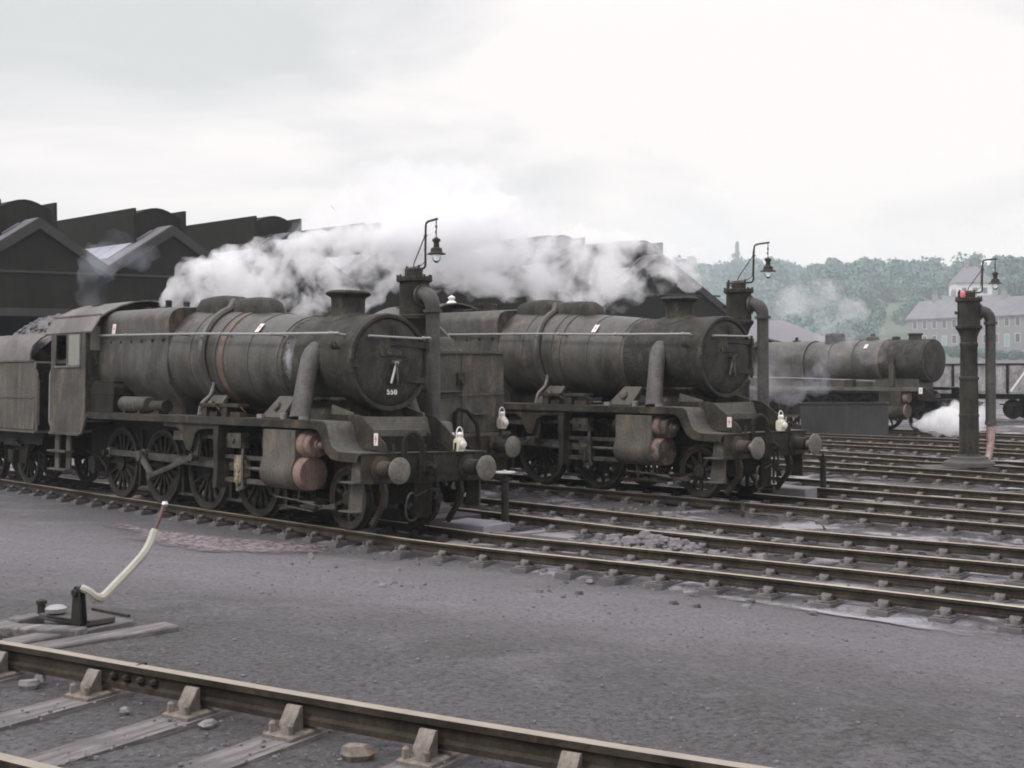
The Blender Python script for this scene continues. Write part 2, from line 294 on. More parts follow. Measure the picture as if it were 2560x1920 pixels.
def flash(parent, p, n, w=.13, h=.20):
    n = Vector(n).normalized(); up = Vector((0,0,1)); rt = up.cross(n).normalized(); u = n.cross(rt); p = Vector(p)
    b = MB()
    def q(pts, a0, a1): b.loft([[p+rt*x+u*y+n*a0 for x,y in pts],[p+rt*x+u*y+n*a1 for x,y in pts]])
    q([(-w/2,-h/2),(w/2,-h/2),(w/2,h/2),(-w/2,h/2)], 0, .006); b.mi = 1
    q([(.012,.085),(-.03,-.005),(-.002,.0),(-.018,-.085),(.032,.02),(.004,.015)], .0075, .010)
    return b.build('warning_flash', [M['white'], M['red']], parent)
def slab(poly_yz_or, axis, a, b): return MB().prism(poly_yz_or, axis, a, b)
def sides(fn):
    for s in (-1, 1): fn(s)
def front_end(L, o):                    # beam, buffers, hook, hose of a locomotive front
    b = MB(); b.box(.955,1.0,-1.22,1.22,.79,1.235); b.box(.90,1.02,-1.24,1.24,1.237,1.262); beam = b.build('buffer_beam', M['black'], L, .006)
    for s in (-1,1): buffer(L, 1.0, .87*s, 1.015)
    b = MB(); b.box(1.0,1.04,-.13,.13,.9,1.16); b.tube([(1.02,0,1.03),(1.2,0,1.05),(1.27,0,1.0),(1.26,0,.93),(1.19,0,.93)], .035, 8); b.lathe([(.10,0),(.11,.03),(.06,.06)], (1.04,.02,1.03), (1,0,0), 16); h = b.build('coupling_hook', M['frame'], L)
    b = MB()
    for yy in (-.05,.07): b.tube([(1.2,yy,.98),(1.22,yy,.72),(1.2,yy,.42),(1.2,yy+.02,.30)], .022, 6)
    b.box(1.17,1.25,-.09,.11,.66,.71); b.tube([(1.2,-.09,.68),(1.28,-.42,.60)], .016, 6); b.tube([(1.2,.05,.7),(1.25,.06,.55),(1.26,.08,.44)], .035, 8); b.box(1.18,1.28,-.02,.15,.54,.60)
    b.box(1.02,1.10,-.26,.02,.25,.80); b.build('screw_coupling', M['frame'], L, .004)
    b = MB(); b.tube(smooth_line([(1.03,-.46,.80),(1.05,-.46,1.2),(1.05,-.44,1.46),(1.12,-.36,1.58),(1.2,-.27,1.50),(1.22,-.24,1.30),(1.2,-.22,1.0),(1.16,-.20,.82)], 5), .045, 10); b.box(1.0,1.08,-.50,-.42,1.0,1.06); b.build('vacuum_hose', M['frame'], L)
    b = MB(); b.tube(smooth_line([(1.03,-.20,.62),(1.08,-.36,.62),(1.12,-.46,.45),(1.1,-.42,.25),(1.08,-.26,.22),(1.06,-.12,.34)], 5), .018, 6); b.build('steam_heat_pipe', M['rod'], L)
    for yy in (-.62,-.0,.62):
        b = MB(); b.box(.985,1.012,yy-.018,yy+.018,1.26,1.40); b.build('lamp_iron', M['black'], L)
def make_8f(label):
    L = empty('steam_locomotive'); tag(L, label, 'steam locomotive', 'heavy freight locomotives standing in the yard')
    XW = [-2.667-1.753*i for i in range(4)]; RD = .7175; CRK = (-.22,.20)
    # frames
    b = MB()
    for s in (-1,1): b.prism([(-9.6,.62),(-8.4,.45),(-2.0,.45),(-.9,.60),(.95,.80),(.95,1.25),(.15,1.60),(-9.6,1.58)], 'y', .60*s, .635*s)
    for x in (-8.9,-7.0,-5.3,-3.5,-1.2,.5): b.box(x,x+.06,-.6,.6,.5,1.5)
    b.box(-9.4,-5.9,-.58,.58,.36,1.5); b.build('main_frame', M['frame'], L)
    # wheels
    for s in (-1,1):
        for i,x in enumerate(XW): wheel(L, x, RD, s, 15, CRK, 26 if i!=2 else 40)
        wheel(L, 0, .5015, s, 10, name='pony_wheel')
    b = MB()
    for x in XW: b.cyl((x,-.7,RD),(x,.7,RD),.1,12)
    b.cyl((0,-.7,.5),(0,.7,.5),.09,12); b.box(-.9,.5,-.5,.5,.42,.62); b.build('axle', M['frame'], L)
    # brake gear and springs
    for s in (-1,1):
        for x in XW:
            b = MB(); b.prism([(x+.80,.28),(x+.88,.28),(x+.88,.95),(x+.80,.95)], 'y', .63*s, .77*s); b.bar((x+.84,.70*s,.9),(x+.80,.70*s,1.4),.05,.05); b.build('brake_block', M['frame'], L)
    b = MB()
    for s in (-1,1): b.bar((-7.4,.66*s,.22),(-1.2,.66*s,.24),.04,.05)
    b.bar((-1.1,-.9,.30),(-.1,-.9,.36),.05,.07); b.tube([(-1.9,-.8,.20),(-1.2,-.9,.28),(-.5,-.95,.30),(-.2,-.85,.4)], .02, 6); b.tube([(-1.4,-1.0,.56),(-1.35,-1.02,.30),(-.6,-1.0,.26)], .018, 6); b.box(-.85,-.55,-1.0,-.8,.30,.42); b.build('brake_rodding', M['rod'], L)
    # running plate with curved drop
    top = [(-8.5,1.73),(-.25,1.73),(.05,1.725),(.12,1.68),(.17,1.56),(.22,1.43),(.30,1.33),(.42,1.275),(.55,1.262),(1.0,1.262)]
    for s in (-1,1):
        b = MB(); n = len(top)
        vs = [(x,y*s,z-dz) for (x,z) in top for y in (.62,1.28) for dz in (0,.03)]
        fs = []
        for i in range(n-1):
            a = 4*i; c = 4*(i+1); fs += [(a,a+2,c+2,c),(a+1,c+1,c+3,a+3),(a,c,c+1,a+1),(a+2,a+3,c+3,c+2)]
        b.add(vs, fs+[(0,1,3,2),(4*n-4,4*n-2,4*n-1,4*n-3)])
        rp = b.build('running_plate', M['plate'], L)
        b = MB(); lo = [(-8.5,1.60),(-.25,1.60),(-.12,1.585),(-.04,1.52),(.04,1.36),(.14,1.23),(.28,1.15),(.45,1.125),(.62,1.12),(.95,1.12)]
        vs = [(x,y*s,z) for y in (1.262,1.283) for (x,z) in [(q[0],q[1]-.0) for q in top]+lo[::-1]]
        m_ = 2*n; fs = []
        for i in range(n-1):
            a, c, d, e = i, i+1, m_-2-i, m_-1-i
            fs += [(a,c,d,e),(m_+a,m_+e,m_+d,m_+c),(a,m_+a,m_+c,c),(e,d,m_+d,m_+e)]
        b.add(vs, fs+[(0,m_-1,2*m_-1,m_),(n-1,2*n-1-m_+m_ if False else n-1+m_,n+m_,n)])
        b.build('valance', M['black'], rp)
    b = MB(); b.box(.30,.95,-.62,.62,1.20,1.25); b.box(-2.3,.30,-.60,.60,1.45,1.60); b.prism([(.28,1.25),(.33,1.25),(.12,1.80),(.07,1.80)], 'y', -.74, .74); b.build('front_platform', M['plate'], L, .005)
    for s in (-1,1):
        b = MB(); b.prism([(-.55,1.60),(.35,1.30),(1.0,1.262),(1.0,1.33),(.93,1.42),(.36,1.80),(.22,1.83),(-.55,1.83)], 'y', .735*s, .762*s); b.build('frame_extension', M['black'], L, .004)
    # smokebox
    ZC = 2.68
    b = MB(); b.lathe([(.795,-1.98),(.80,-1.97),(.80,-.06),(.805,-.05),(.805,.0)], (0,0,ZC), (1,0,0), 64, cap=False)
    for k in range(44):
        a = 2*pi*k/44
        for xx in (-1.90,-1.82): b.lathe([(.014,0),(.009,.012),(.001,.014)], (xx,.80*cos(a),ZC+.80*sin(a)), (0,cos(a),sin(a)), 6)
    SB = b.build('smokebox', M['smokebox'], L)
    b = MB(); b.lathe([(.805,-.02),(.80,.03),(.785,.062),(.755,.07),(.725,.062),(.71,.035),(.70,0),(.69,.002)], (0,0,ZC), (1,0,0), 64, cap=False); b.build('smokebox_ring', M['smokebox'], SB)
    b = MB(); b.lathe([(.72,.0),(.705,.03),(.69,.045),(.62,.075),(.45,.115),(.25,.135),(.02,.14)], (0,0,ZC), (1,0,0), 64); b.build('smokebox_door', M['smokebox'], SB)
    b = MB()
    for z in (2.98,2.40):
        b.loft([[(.06+dx,y,z+h*w) for dx in (0,.028)]+[(.06+dx,y,z-h*w) for dx in (.028,0)] for y,w,h in ((-.06,.028,1),(.55,.045,1),(.74,.05,1))])
        b.lathe([(.05,-.07),(.05,.07)], (.08,.735,z), (0,0,1), 12)
    b.cyl((.085,.735,2.28),(.085,.735,3.10),.026,10)
    # hinge straps follow the dish
    b.v = [(x+max(0,.085*(1-((y*y+(z-ZC)**2)/.52))),y,z) for x,y,z in b.v]
    b.build('door_hinge', M['smokebox'], SB, .004)
    b = MB(); b.cyl((.13,0,ZC),(.24,0,ZC),.04,12); b.tube([(.20,.03,ZC+.02),(.20,-.08,ZC-.34)], .022, 8); b.build('door_handle', M['bright'], SB)
    b = MB(); b.tube([(.235,0,ZC),(.235,.03,ZC-.36)], .018, 8); b.box(.20,.25,-.03,.09,ZC+.02,ZC+.05); b.build('door_locking_handle', M['rod'], SB)
    b = MB(); b.tube([(.17,-.52,3.09),(.17,.56,3.09)], .019, 8)
    for y in (-.45,0,.5): b.cyl((.04,y,3.09),(.17,y,3.09),.02,8)
    b.build('door_handrail', M['handrail'], SB)
    b = MB(); b.box(.12,.14,-.015,.03,3.13,3.30); b.box(.08,.14,-.02,.03,3.10,3.14); b.build('lamp_iron', M['black'], SB)
    b = MB(); b.box(.125,.155,-.27,.27,2.775,2.90); npl = b.build('number_plate', M['smokebox'], SB, .004)
    for (y,z) in ((-.74,2.66),):
        b = MB(); b.box(.03,.10,y-.06,y+.06,z-.05,z+.07); b.bar((.10,y-.07,z-.06),(.10,y+.08,z-.06),.02,.02); b.build('door_clip', M['smokebox'], SB)
    b = MB(); b.tube([(-.26,-.80,2.90),(-.24,-.93,2.90)], .035, 8); b.lathe([(.05,-.05),(.06,0),(.04,.05)], (-.25,-.9,2.93), (0,0,1), 10); b.build('snifting_valve', M['black'], SB)
    # saddle
    b = MB(); b.prism([(-.62,1.58),(.62,1.58),(.62,1.75),(.50,1.93),(.55,2.12),(-.55,2.12),(-.50,1.93),(-.62,1.75)], 'x', -1.75, -.30); b.box(-1.7,-.25,-.66,.66,2.06,2.10)
    for k in range(11):
        for s in (-1,1): b.lathe([(.02,0),(.02,.03)], (-1.65+.13*k,.63*s,2.06), (0,0,-1), 6)
    b.build('saddle', M['black'], L)
    for s in (-1,1):
        b = MB(); b.prism([(-.55,1.66),(.12,1.66),(.05,1.86),(-.5,1.98)], 'y', .70*s, .74*s); b.build('saddle_apron', M['plate'], L)
    # boiler barrel
    b = MB(); b.lathe([(.79,-1.95),(.815,-1.975),(.82,-2.0),(.82,-2.02)], (0,0,ZC), (1,0,0), 64, cap=False)
    secs = []
    for x,zc,r in ((-1.99,2.68,.82),(-2.1,2.683,.83),(-3.6,2.755,.895),(-4.2,2.79,.92),(-5.3,2.835,.955),(-5.66,2.85,.96)):
        secs.append([(x, r*cos(2*pi*i/64), zc+r*sin(2*pi*i/64)) for i in range(64)])
    b.loft(secs, cap=False); BO = b.build('boiler', M['boiler'], L)
    def rz(x):
        T_ = ((-1.9,.82,2.68),(-1.99,.82,2.68),(-2.1,.83,2.683),(-3.6,.895,2.755),(-4.2,.92,2.79),(-5.3,.955,2.835),(-5.66,.96,2.85))
        for (xa,ra,za),(xb,rb,zb) in zip(T_[:-1],T_[1:]):
            if x >= xb: k = (x-xa)/(xb-xa); return ra+(rb-ra)*k, za+(zb-za)*k
        return .96, 2.85
    def band(x, w, mat, ex=.008):
        r, zc = rz(x); b = MB(); b.lathe([(r-.02,-w/2),(r+ex,-w/2),(r+ex,w/2),(r-.02,w/2)], (x,0,zc), (1,0,0), 64, cap=False); return b.build('boiler_band', mat, BO)
    band(-2.06,.07,M['boiler']); band(-2.95,.05,M['boiler']); band(-4.86,.05,M['boiler']); bd = band(-3.78,.16,M['rustband'],.012); bd['label'] = 'rust brown band'
    band(-3.98,.05,M['boiler'],.012)
    # top feed and dome
    def hump(x0, x1, z1, w, zb):
        b = MB(); secs = []; n = 12
        for k in range(n+1):
            u = k/n; x = x0+(x1-x0)*u; e = max(0., 1-abs(2*u-1)**5.)**.5; h = zb+(z1-zb)*max(.02,e); ww = w*(.55+.45*e)
            secs.append([(x, -ww, zb-.28),(x,-ww*.98,zb+(h-zb)*.45),(x,-ww*.8,zb+(h-zb)*.85),(x,-ww*.4,h),(x,ww*.4,h),(x,ww*.8,zb+(h-zb)*.85),(x,ww*.98,zb+(h-zb)*.45),(x,ww,zb-.28)])
        b.loft(secs); return b
    DM = hump(-5.75,-4.55,4.01,.44,3.62).build('dome_cover', M['smokebox'], L, angle=70)
    hump(-4.72,-3.40,3.93,.30,3.58).build('top_feed_cover', M['smokebox'], L, angle=70)
    b = MB()
    for s in (-1,1):
        pts = []
        for a in range(70,-52,-8):
            r, zc = rz(-4.30); pts.append((-4.33-.14*sin(R(a)), (r+.05)*cos(R(a))*s, zc+(r+.05)*sin(R(a))))
        pts = [(-4.55,.18*s,3.86)]+pts; b.tube(pts, [.10]+[.075]*(len(pts)-3)+[.06,.05], 8)
    b.build('feed_pipe', M['boiler'], L)
    b = MB(); b.tube(smooth_line([(-4.2,-.78,2.36),(-4.18,-.86,2.12),(-4.25,-1.0,1.95),(-4.3,-1.02,1.75)], 4), .035, 8); b.build('drain_pipe', M['pale'], L)
    # firebox (Belpaire)
    def fsec(x, zt, w):
        pts = [(.50,1.42),(.56,1.8),(.66,2.02)]+[(w-.02,2.32),(w+.03,2.60),(w+.035,2.85),(w+.015,3.10)]+arc(w-.27,zt-.30,.28,2,84,6)+[(.3,zt+.005)]
        return [(x,-p[0],p[1]) for p in pts]+[(x,p[0],p[1]) for p in pts[::-1]]
    b = MB(); b.loft([fsec(-5.64,3.80,.94), fsec(-5.72,3.815,.955), fsec(-8.54,3.84,.985)]); FB = b.build('firebox', M['boiler'], L, angle=50)
    b = MB()
    for s in (-1,1):
        for k in range(6): b.lathe([(.035,0),(.03,.02),(.005,.025)], (-8.0+.44*k,(.985 if k<5 else .985)*s,3.15), (0,s,0), 8)
        for k in range(5): b.lathe([(.05,-.01),(.045,.03),(.02,.04)], (-8.0+.55*k,.72*s,3.74), (0,.6*s,.8), 8)
    b.build('washout_plug', M['black'], FB)
    for y in (-.2,.2):
        b = MB(); b.lathe([(.10,0),(.10,.05),(.065,.06),(.065,.16),(.08,.17),(.05,.2)], (-7.1,y,3.82), (0,0,1), 14); b.build('safety_valve', M['black'], L)
    b = MB(); b.box(-8.3,-8.0,-.12,.12,3.83,3.93); b.tube([(-8.0,0,3.88),(-7.6,0,3.9)], .03, 8); b.build('whistle', M['black'], L)
    # handrails along the boiler
    for s in (-1,1):
        b = MB(); P = [(-8.52,-1.06,3.30),(-5.7,-1.06,3.25),(-4.2,-1.04,3.22),(-2.1,-.96,3.16),(-.06,-.93,3.12)]
        b.tube([(x,y*-s,z) for x,y,z in P], .021, 8)
        for x,y,z in ((-7.2,-1.06,3.277),(-5.0,-1.05,3.235),(-3.6,-1.02,3.20),(-2.0,-.957,3.158),(-.25,-.932,3.123)): b.cyl((x,y*-s,z),(x+.0,(y+.28)*-s,z-.02),.02,8); b.lathe([(.034,-.03),(.034,.03)],(x,y*-s,z),(1,0,0),8)
        b.build('handrail', M['handrail'], L)
    # chimney
    b = MB(); b.lathe([(.46,-.33),(.42,-.25),(.335,-.17),(.30,-.08),(.285,.03),(.285,.24),(.30,.29),(.375,.335),(.385,.36),(.37,.375),(.36,.39),(.33,.40),(.31,.40),(.29,.3),(.28,-.1)], (-1.14,0,3.50), (0,0,1), 36, cap=False)
    nv = []
    for x,y,z in b.v:
        if z < 3.52 and math.hypot(x+1.14,y) > .28:
            zs = ZC+math.sqrt(max(.01,.80**2-y*y))+.006; z = zs+max(0,(z-3.17)*.0)+(max(0,(3.5-.17)-3.33)) if z < 3.30 else max(z, zs+.03)
        nv.append((x,y,z))
    b.v = nv; b.build('chimney', M['smokebox'], L)
    # steam pipes, cylinders
    for s in (-1,1):
        b = MB(); b.tube([(-1.02,.70*s,2.93),(-.98,.80*s,2.82),(-.95,.88*s,2.70),(-.80,1.16*s,1.74)], [.12,.15,.155,.165], 20); b.build('steam_pipe', M['pipe'], L, angle=60)
        b = MB(); Y = lambda a: a*s
        pr = [(.64,1.62),(1.27,1.56),(1.27,1.12)]+[(1.06+.275*cos(R(a)),.86+.275*sin(R(a))) for a in (15,-5,-30,-55,-80,-105)]+[(.64,.60)]
        b.prism([(Y(p),q) for p,q in pr], 'x', -1.72, -.76); CY = b.build('cylinder', M['cab'], L, .012)
        b = MB(); b.lathe([(.285,-.78),(.285,-.70),(.275,-.62),(.262,-.57),(.05,-.555)], (0,1.02*s,.87), (1,0,0), 36); b.build('cylinder_cover', M['redox'], CY)
        b = MB(); b.lathe([(.23,-.78),(.23,-.60),(.205,-.58),(.205,-.46),(.185,-.44),(.1,-.43),(.09,-.40),(.06,-.39),(.05,-.30),(.02,-.29)], (0,1.02*s,1.335), (1,0,0), 30); b.build('valve_chest_cover', M['redox'], CY)
        b = MB(); b.lathe([(.20,-1.70),(.20,-1.83),(.15,-1.90),(.05,-1.92),(.05,-2.0)], (0,1.02*s,1.335), (1,0,0), 24); b.lathe([(.25,-1.70),(.25,-1.78),(.07,-1.80),(.07,-1.9)], (0,1.02*s,.87), (1,0,0), 24); b.build('cylinder_back_cover', M['black'], CY)
        b = MB(); b.tube([(-1.55,1.1*s,.6),(-1.55,1.12*s,.45),(-.5,1.05*s,.40)], .016, 6); b.tube([(-.85,1.1*s,.6),(-.85,1.12*s,.42),(-.3,1.05*s,.36)], .016, 6); b.build('drain_cock', M['rod'], CY)
        # slide bars, crosshead, rods
        b = MB(); b.bar((-3.45,1.03*s,1.04),(-1.78,1.03*s,1.04),.10,.07); b.bar((-3.45,1.03*s,.64),(-1.74,1.03*s,.64),.11,.08); b.cyl((-2.7,1.03*s,.86),(-1.75,1.03*s,.86),.035,10); b.build('slide_bar', M['rod'], L, .004)
        xh = -2.72; b = MB(); b.box(xh-.20,xh+.16,min(.98*s,1.10*s),max(.98*s,1.10*s),.70,1.0); b.box(xh-.12,xh+.10,min(.96*s,1.14*s),max(.96*s,1.14*s),.60,1.08); b.lathe([(.09,0),(.09,.06),(.05,.08)], (xh,1.10*s,.86), (0,s,0), 14); b.bar((xh,1.14*s,.84),(xh+.02,1.14*s,.46),.05,.06); b.build('crosshead', M['brass'], L, .006)
        px = [(x+CRK[0],RD+CRK[1]) for x in XW]
        b = MB()
        for (x0,z0),(x1,z1) in zip(px[:-1],px[1:]): b.bar((x0,.90*s,z0),(x1,.90*s,z1),.045,.115)
        for x,z in px: b.lathe([(.10,-.045),(.10,.045),(.06,.06)], (x,.90*s,z), (0,s,0), 16)
        b.build('coupling_rod', M['rod'], L)
        bx,bz = px[2]; b = MB(); b.bar((bx,1.0*s,bz),(xh,1.0*s,.86),.05,.13); b.lathe([(.13,-.05),(.13,.06)], (bx,1.0*s,bz), (0,s,0), 18); b.lathe([(.085,-.05),(.085,.06)], (xh,1.0*s,.86), (0,s,0), 14); b.build('connecting_rod', M['rod'], L)
        e = (-5.83,.56); b = MB(); b.bar((bx,1.12*s,bz+.02),(e[0],1.14*s,e[1]),.05,.12,up=(1,0,0)); b.lathe([(.10,-.05),(.10,.05)], (bx,1.12*s,bz), (0,s,0), 14); b.lathe([(.075,-.05),(.075,.08)], (e[0],1.14*s,e[1]), (0,s,0), 14); b.build('return_crank', M['rod'], L)
        b = MB(); b.bar((e[0],1.20*s,e[1]),(-4.20,1.20*s,.98),.04,.085); b.bar((e[0]+.12,1.222*s,e[1]+.032),(-4.3,1.222*s,.955),.01,.035); b.lathe([(.07,-.04),(.07,.05)], (-4.20,1.20*s,.98), (0,s,0), 14); b.build('eccentric_rod', M['rod'], L)
        b = MB(); b.prism([(-4.30,.92),(-4.16,.92),(-4.05,1.25),(-4.08,1.62),(-4.20,1.62),(-4.18,1.25)], 'y', 1.09*s, 1.15*s); b.bar((-4.9,1.05*s,1.36),(-2.62,1.05*s,1.37),.05,.075); b.bar((-5.1,1.07*s,1.36),(-4.5,1.07*s,1.36),.06,.18); b.box(-3.05,-2.60,min(.98*s,1.16*s),max(.98*s,1.16*s),1.20,1.46); b.lathe([(.05,0),(.05,.03)], (-2.85,1.16*s,1.33), (0,s,0), 10); b.bar((-2.62,1.10*s,1.30),(-2.55,1.14*s,.52),.04,.06,up=(1,0,0)); b.bar((-2.72,1.14*s,.50),(-2.50,1.14*s,.54),.05,.06); b.build('valve_gear', M['rod'], L, .004)
        b = MB(); b.prism([(-5.25,1.60),(-5.25,1.53),(-4.72,1.50),(-4.55,1.44),(-4.45,1.25),(-4.34,1.10),(-4.20,1.10),(-4.12,1.25),(-4.05,1.42),(-3.9,1.49),(-3.38,1.52),(-3.38,1.60)], 'y', 1.19*s, 1.24*s); b.build('link_bracket', M['black'], L, .006)
        b = MB(); b.prism([(-3.40,1.60),(-3.22,1.60),(-3.26,1.2),(-3.23,.9),(-3.26,.50),(-3.40,.48),(-3.37,.9),(-3.41,1.3)], 'y', .98*s, 1.24*s); b.build('motion_bracket', M['black'], L, .006)
        # fittings on the running plate
        b = MB(); b.prism([(-8.44,1.732),(-7.42,1.732),(-7.42,2.24),(-7.50,2.33),(-8.36,2.33),(-8.44,2.24)], 'y', .80*s, 1.20*s); b.box(-8.38,-7.48,min(.84*s,1.16*s),max(.84*s,1.16*s),2.33,2.37); b.box(-8.46,-7.40,min(.78*s,1.215*s),max(.78*s,1.215*s),2.09,2.11); b.build('sandbox', M['frame'], L, .015)
        b = MB(); b.lathe([(.10,-7.16),(.155,-7.15),(.155,-6.12),(.14,-6.10),(.02,-6.09)], (0,1.08*s,1.91), (1,0,0), 20); b.box(-6.98,-6.92,min(.98*s,1.2*s),max(.98*s,1.2*s),1.732,1.80); b.box(-6.36,-6.30,min(.98*s,1.2*s),max(.98*s,1.2*s),1.732,1.80); b.build('air_reservoir', M['cab'], L)
        b = MB(); b.lathe([(.11,-6.05),(.11,-5.60),(.125,-5.59),(.125,-5.52)], (0,1.02*s,1.88), (1,0,0), 16); b.box(-5.9,-5.7,min(.9*s,1.1*s),max(.9*s,1.1*s),1.732,1.80); b.build('ejector_pipe', M['black'], L)
        for x0,x1 in ((-3.98,-3.42),(-3.28,-2.62)):
            b = MB(); b.box(x0,x1,min(.98*s,1.2*s),max(.98*s,1.2*s),1.90,1.965); b.box(x0+.04,x0+.22,min(1.0*s,1.18*s),max(1.0*s,1.18*s),1.732,1.90); b.box(x0+.26,x1-.04,min(1.02*s,1.14*s),max(1.02*s,1.14*s),1.732,1.82); b.cyl((x0+.1,1.12*s,1.965),(x0+.1,1.12*s,2.0),.03,8); b.tube([(x1-.05,1.16*s,1.93),(x1+.1,1.16*s,1.85),(x1+.13,1.1*s,1.76)], .018, 6); b.build('lubricator', M['black'], L, .006)
        for xa in (-4.05,-1.85):
            b = MB(); T = Matrix.Translation((xa,1.02*s,1.735)) @ Matrix.Rotation(R(-24)*-s, 4, 'X'); b.T = T
            b.prism([(-.30,0),(.34,0),(.50,.40),(.02,.40)], 'y', -.03, .03); b.lathe([(.09,.0),(.09,.06),(.05,.08)], (.10,.02*s,.2), (0,s,0), 6); b.build('sand_filler', M['cab'], L, .006)
        b = MB(); b.lathe([(.06,0),(.06,.09),(.03,.10)], (-1.32,1.12*s,1.732), (0,0,1), 10); b.lathe([(.08,0),(.08,.05)], (-.62,1.2*s,1.735), (0,0,1), 12); b.box(-2.2,-2.05,min(1.0*s,1.1*s),max(1.0*s,1.1*s),1.732,1.80); b.build('oil_pot', M['pale'], L)
        # steps and guard irons
        b = MB(); b.prism([(.62,.36),(.98,.36),(.98,1.12),(.80,1.14),(.72,1.12),(.70,.95)], 'y', 1.16*s, 1.19*s); b.box(.60,.98,min(1.16*s,1.36*s),max(1.16*s,1.36*s),.80,.825); b.box(.60,.98,min(1.16*s,1.36*s),max(1.16*s,1.36*s),.36,.385); b.build('footstep', M['cab'], L, .004)
        b = MB(); b.bar((.90,.76*s,.82),(.98,.76*s,.62),.06,.14,up=(1,0,0)); b.bar((.98,.76*s,.64),(.94,.76*s,.42),.06,.13,up=(1,0,0)); b.bar((.95,.76*s,.46),(.66,.76*s,.12),.06,.09,up=(1,0,0)); b.build('guard_iron', M['black'], L, .006)
    front_end(L, 0)
    # cab
    zr = 3.38
    for s in (-1,1):
        b = MB(); y0, y1 = 1.30*s, 1.275*s
        ol = [(-10.22,1.24)]+[(-8.80+.28*cos(R(a)),1.50+.28*sin(R(a))-.0) for a in (-90,-70,-45,-20,0)]+[(-8.52,zr),(-10.22,zr)]
        # side sheet built round the window opening
        wx0, wx1, wz0, wz1 = -9.98,-8.74,2.66,3.33
        b.box(-10.22,wx0,min(y0,y1),max(y0,y1),2.66,zr); b.box(wx1,-8.52,min(y0,y1),max(y0,y1),2.66,zr); b.box(wx0,wx1,min(y0,y1),max(y0,y1),wz1,zr)
        b.prism([p for p in ol if p[1] < 2.0]+[(-8.52,2.66),(-10.22,2.66)], 'y', y0, y1)
        b.bar((-10.2,1.315*s,1.255),(-8.72,1.315*s,1.255),.05,.05); b.tube([(-8.74,1.305*s,1.26),(-8.6,1.305*s,1.30),(-8.53,1.305*s,1.42),(-8.47,1.30*s,1.55),(-8.40,1.29*s,1.66)], .03, 6)
        cs = b.build('cab_side', M['cab'], L, .004)
        b = MB(); b.box(-9.42,-9.36,min(1.29*s,1.31*s),max(1.29*s,1.31*s),2.66,3.33); b.box(-8.80,-8.74,min(1.29*s,1.31*s),max(1.29*s,1.31*s),2.66,3.33); b.box(-9.98,-8.74,min(1.295*s,1.33*s),max(1.295*s,1.33*s),2.645,2.685); b.build('window_frame', M['roofm'], cs)
        b = MB(); b.box(-9.36,-8.80,min(1.292*s,1.298*s),max(1.292*s,1.298*s),2.69,3.33); b.build('window_pane', M['window'], cs)
    # front sheet of the cab with spectacle hole look
    prof = [(-1.28,1.6),(1.28,1.6),(1.28,3.38),(1.10,3.70)]+[(y, 3.70+.38*(1-(y/1.1)**2)) for y in (.9,.6,.3,0,-.3,-.6,-.9)]+[(-1.10,3.70),(-1.28,3.38)]
    b = MB(); b.prism(prof, 'x', -8.55, -8.52); b.build('cab_front', M['smokebox'], L)
    for s in (-1,1):
        b = MB(); b.box(-8.518,-8.50,min(1.0*s,1.2*s),max(1.0*s,1.2*s),3.0,3.5); b.build('spectacle_window', M['window'], L)
    rf = [(1.315,3.375),(1.12,3.70)]+[(y, 3.705+.385*(1-(y/1.12)**2)) for y in (.95,.7,.4,.1)]
    rf = rf+[(-y,z) for y,z in rf[::-1]]
    b = MB(); n = len(rf); b.loft([[(x,y,z) for y,z in rf]+[(x,y*.985,z-.03) for y,z in rf[::-1]] for x in (-10.55,-8.22)]); 
    for s in (-1,1): b.bar((-10.5,1.10*s,3.735),(-8.25,1.10*s,3.735),.03,.03)
    b.bar((-9.8,-.55,4.03),(-9.8,.55,4.03),.4,.03,up=(0,0,1)); b.build('cab_roof', M['roofm'], L)
    b = MB(); b.box(-10.15,-8.6,-1.2,1.2,1.45,1.52); b.box(-8.9,-8.56,-.7,.7,1.52,2.9); b.box(-9.3,-8.9,-.2,.2,2.3,2.5); b.box(-10.1,-9.6,.7,1.1,1.52,2.2); b.build('cab_floor', M['void'], L)
    for s in (-1,1):
        b = MB(); b.box(-10.12,-9.9,min(1.18*s,1.22*s),max(1.18*s,1.22*s),.50,1.24); b.box(-9.55,-9.35,min(1.18*s,1.22*s),max(1.18*s,1.22*s),.50,1.24)
        b.box(-10.2,-9.3,min(1.15*s,1.36*s),max(1.15*s,1.36*s),.86,.90); b.box(-10.2,-9.3,min(1.15*s,1.36*s),max(1.15*s,1.36*s),.48,.51); b.build('cab_step', M['cab'], L)
        b = MB(); b.tube([(-10.25,1.27*s,1.4),(-10.28,1.29*s,1.5),(-10.28,1.29*s,2.5),(-10.25,1.27*s,2.6)], .018, 6); b.build('cab_handrail', M['handrail'], L)
        b = MB(); b.lathe([(.05,0),(.05,.4)], (-8.95,.9*s,.62), (1,0,0), 10); b.tube([(-9.2,.92*s,.9),(-8.7,.92*s,.85),(-8.3,.9*s,.6),(-8.25,.9*s,.4)], .03, 6); b.box(-8.9,-8.6,min(.8*s,1.02*s),max(.8*s,1.02*s),.50,.80); b.build('injector', M['frame'], L)
    # warning flashes (near side and far side)
    for s in (-1,1):
        flash(L, (-7.86,1.005*s,3.44) if False else (-7.86,(.985+.012)*s,3.42), (0,s,.12), .14,.20)
        r, zc = rz(-2.95); a = R(41); flash(L, (-2.86,(r+.014)*cos(a)*s,zc+(r+.014)*sin(a)), (.0,cos(a)*s,sin(a)))
        flash(L, (.74,.765*s,1.46), (0,s,0), .10,.19)
    return L, SB, npl
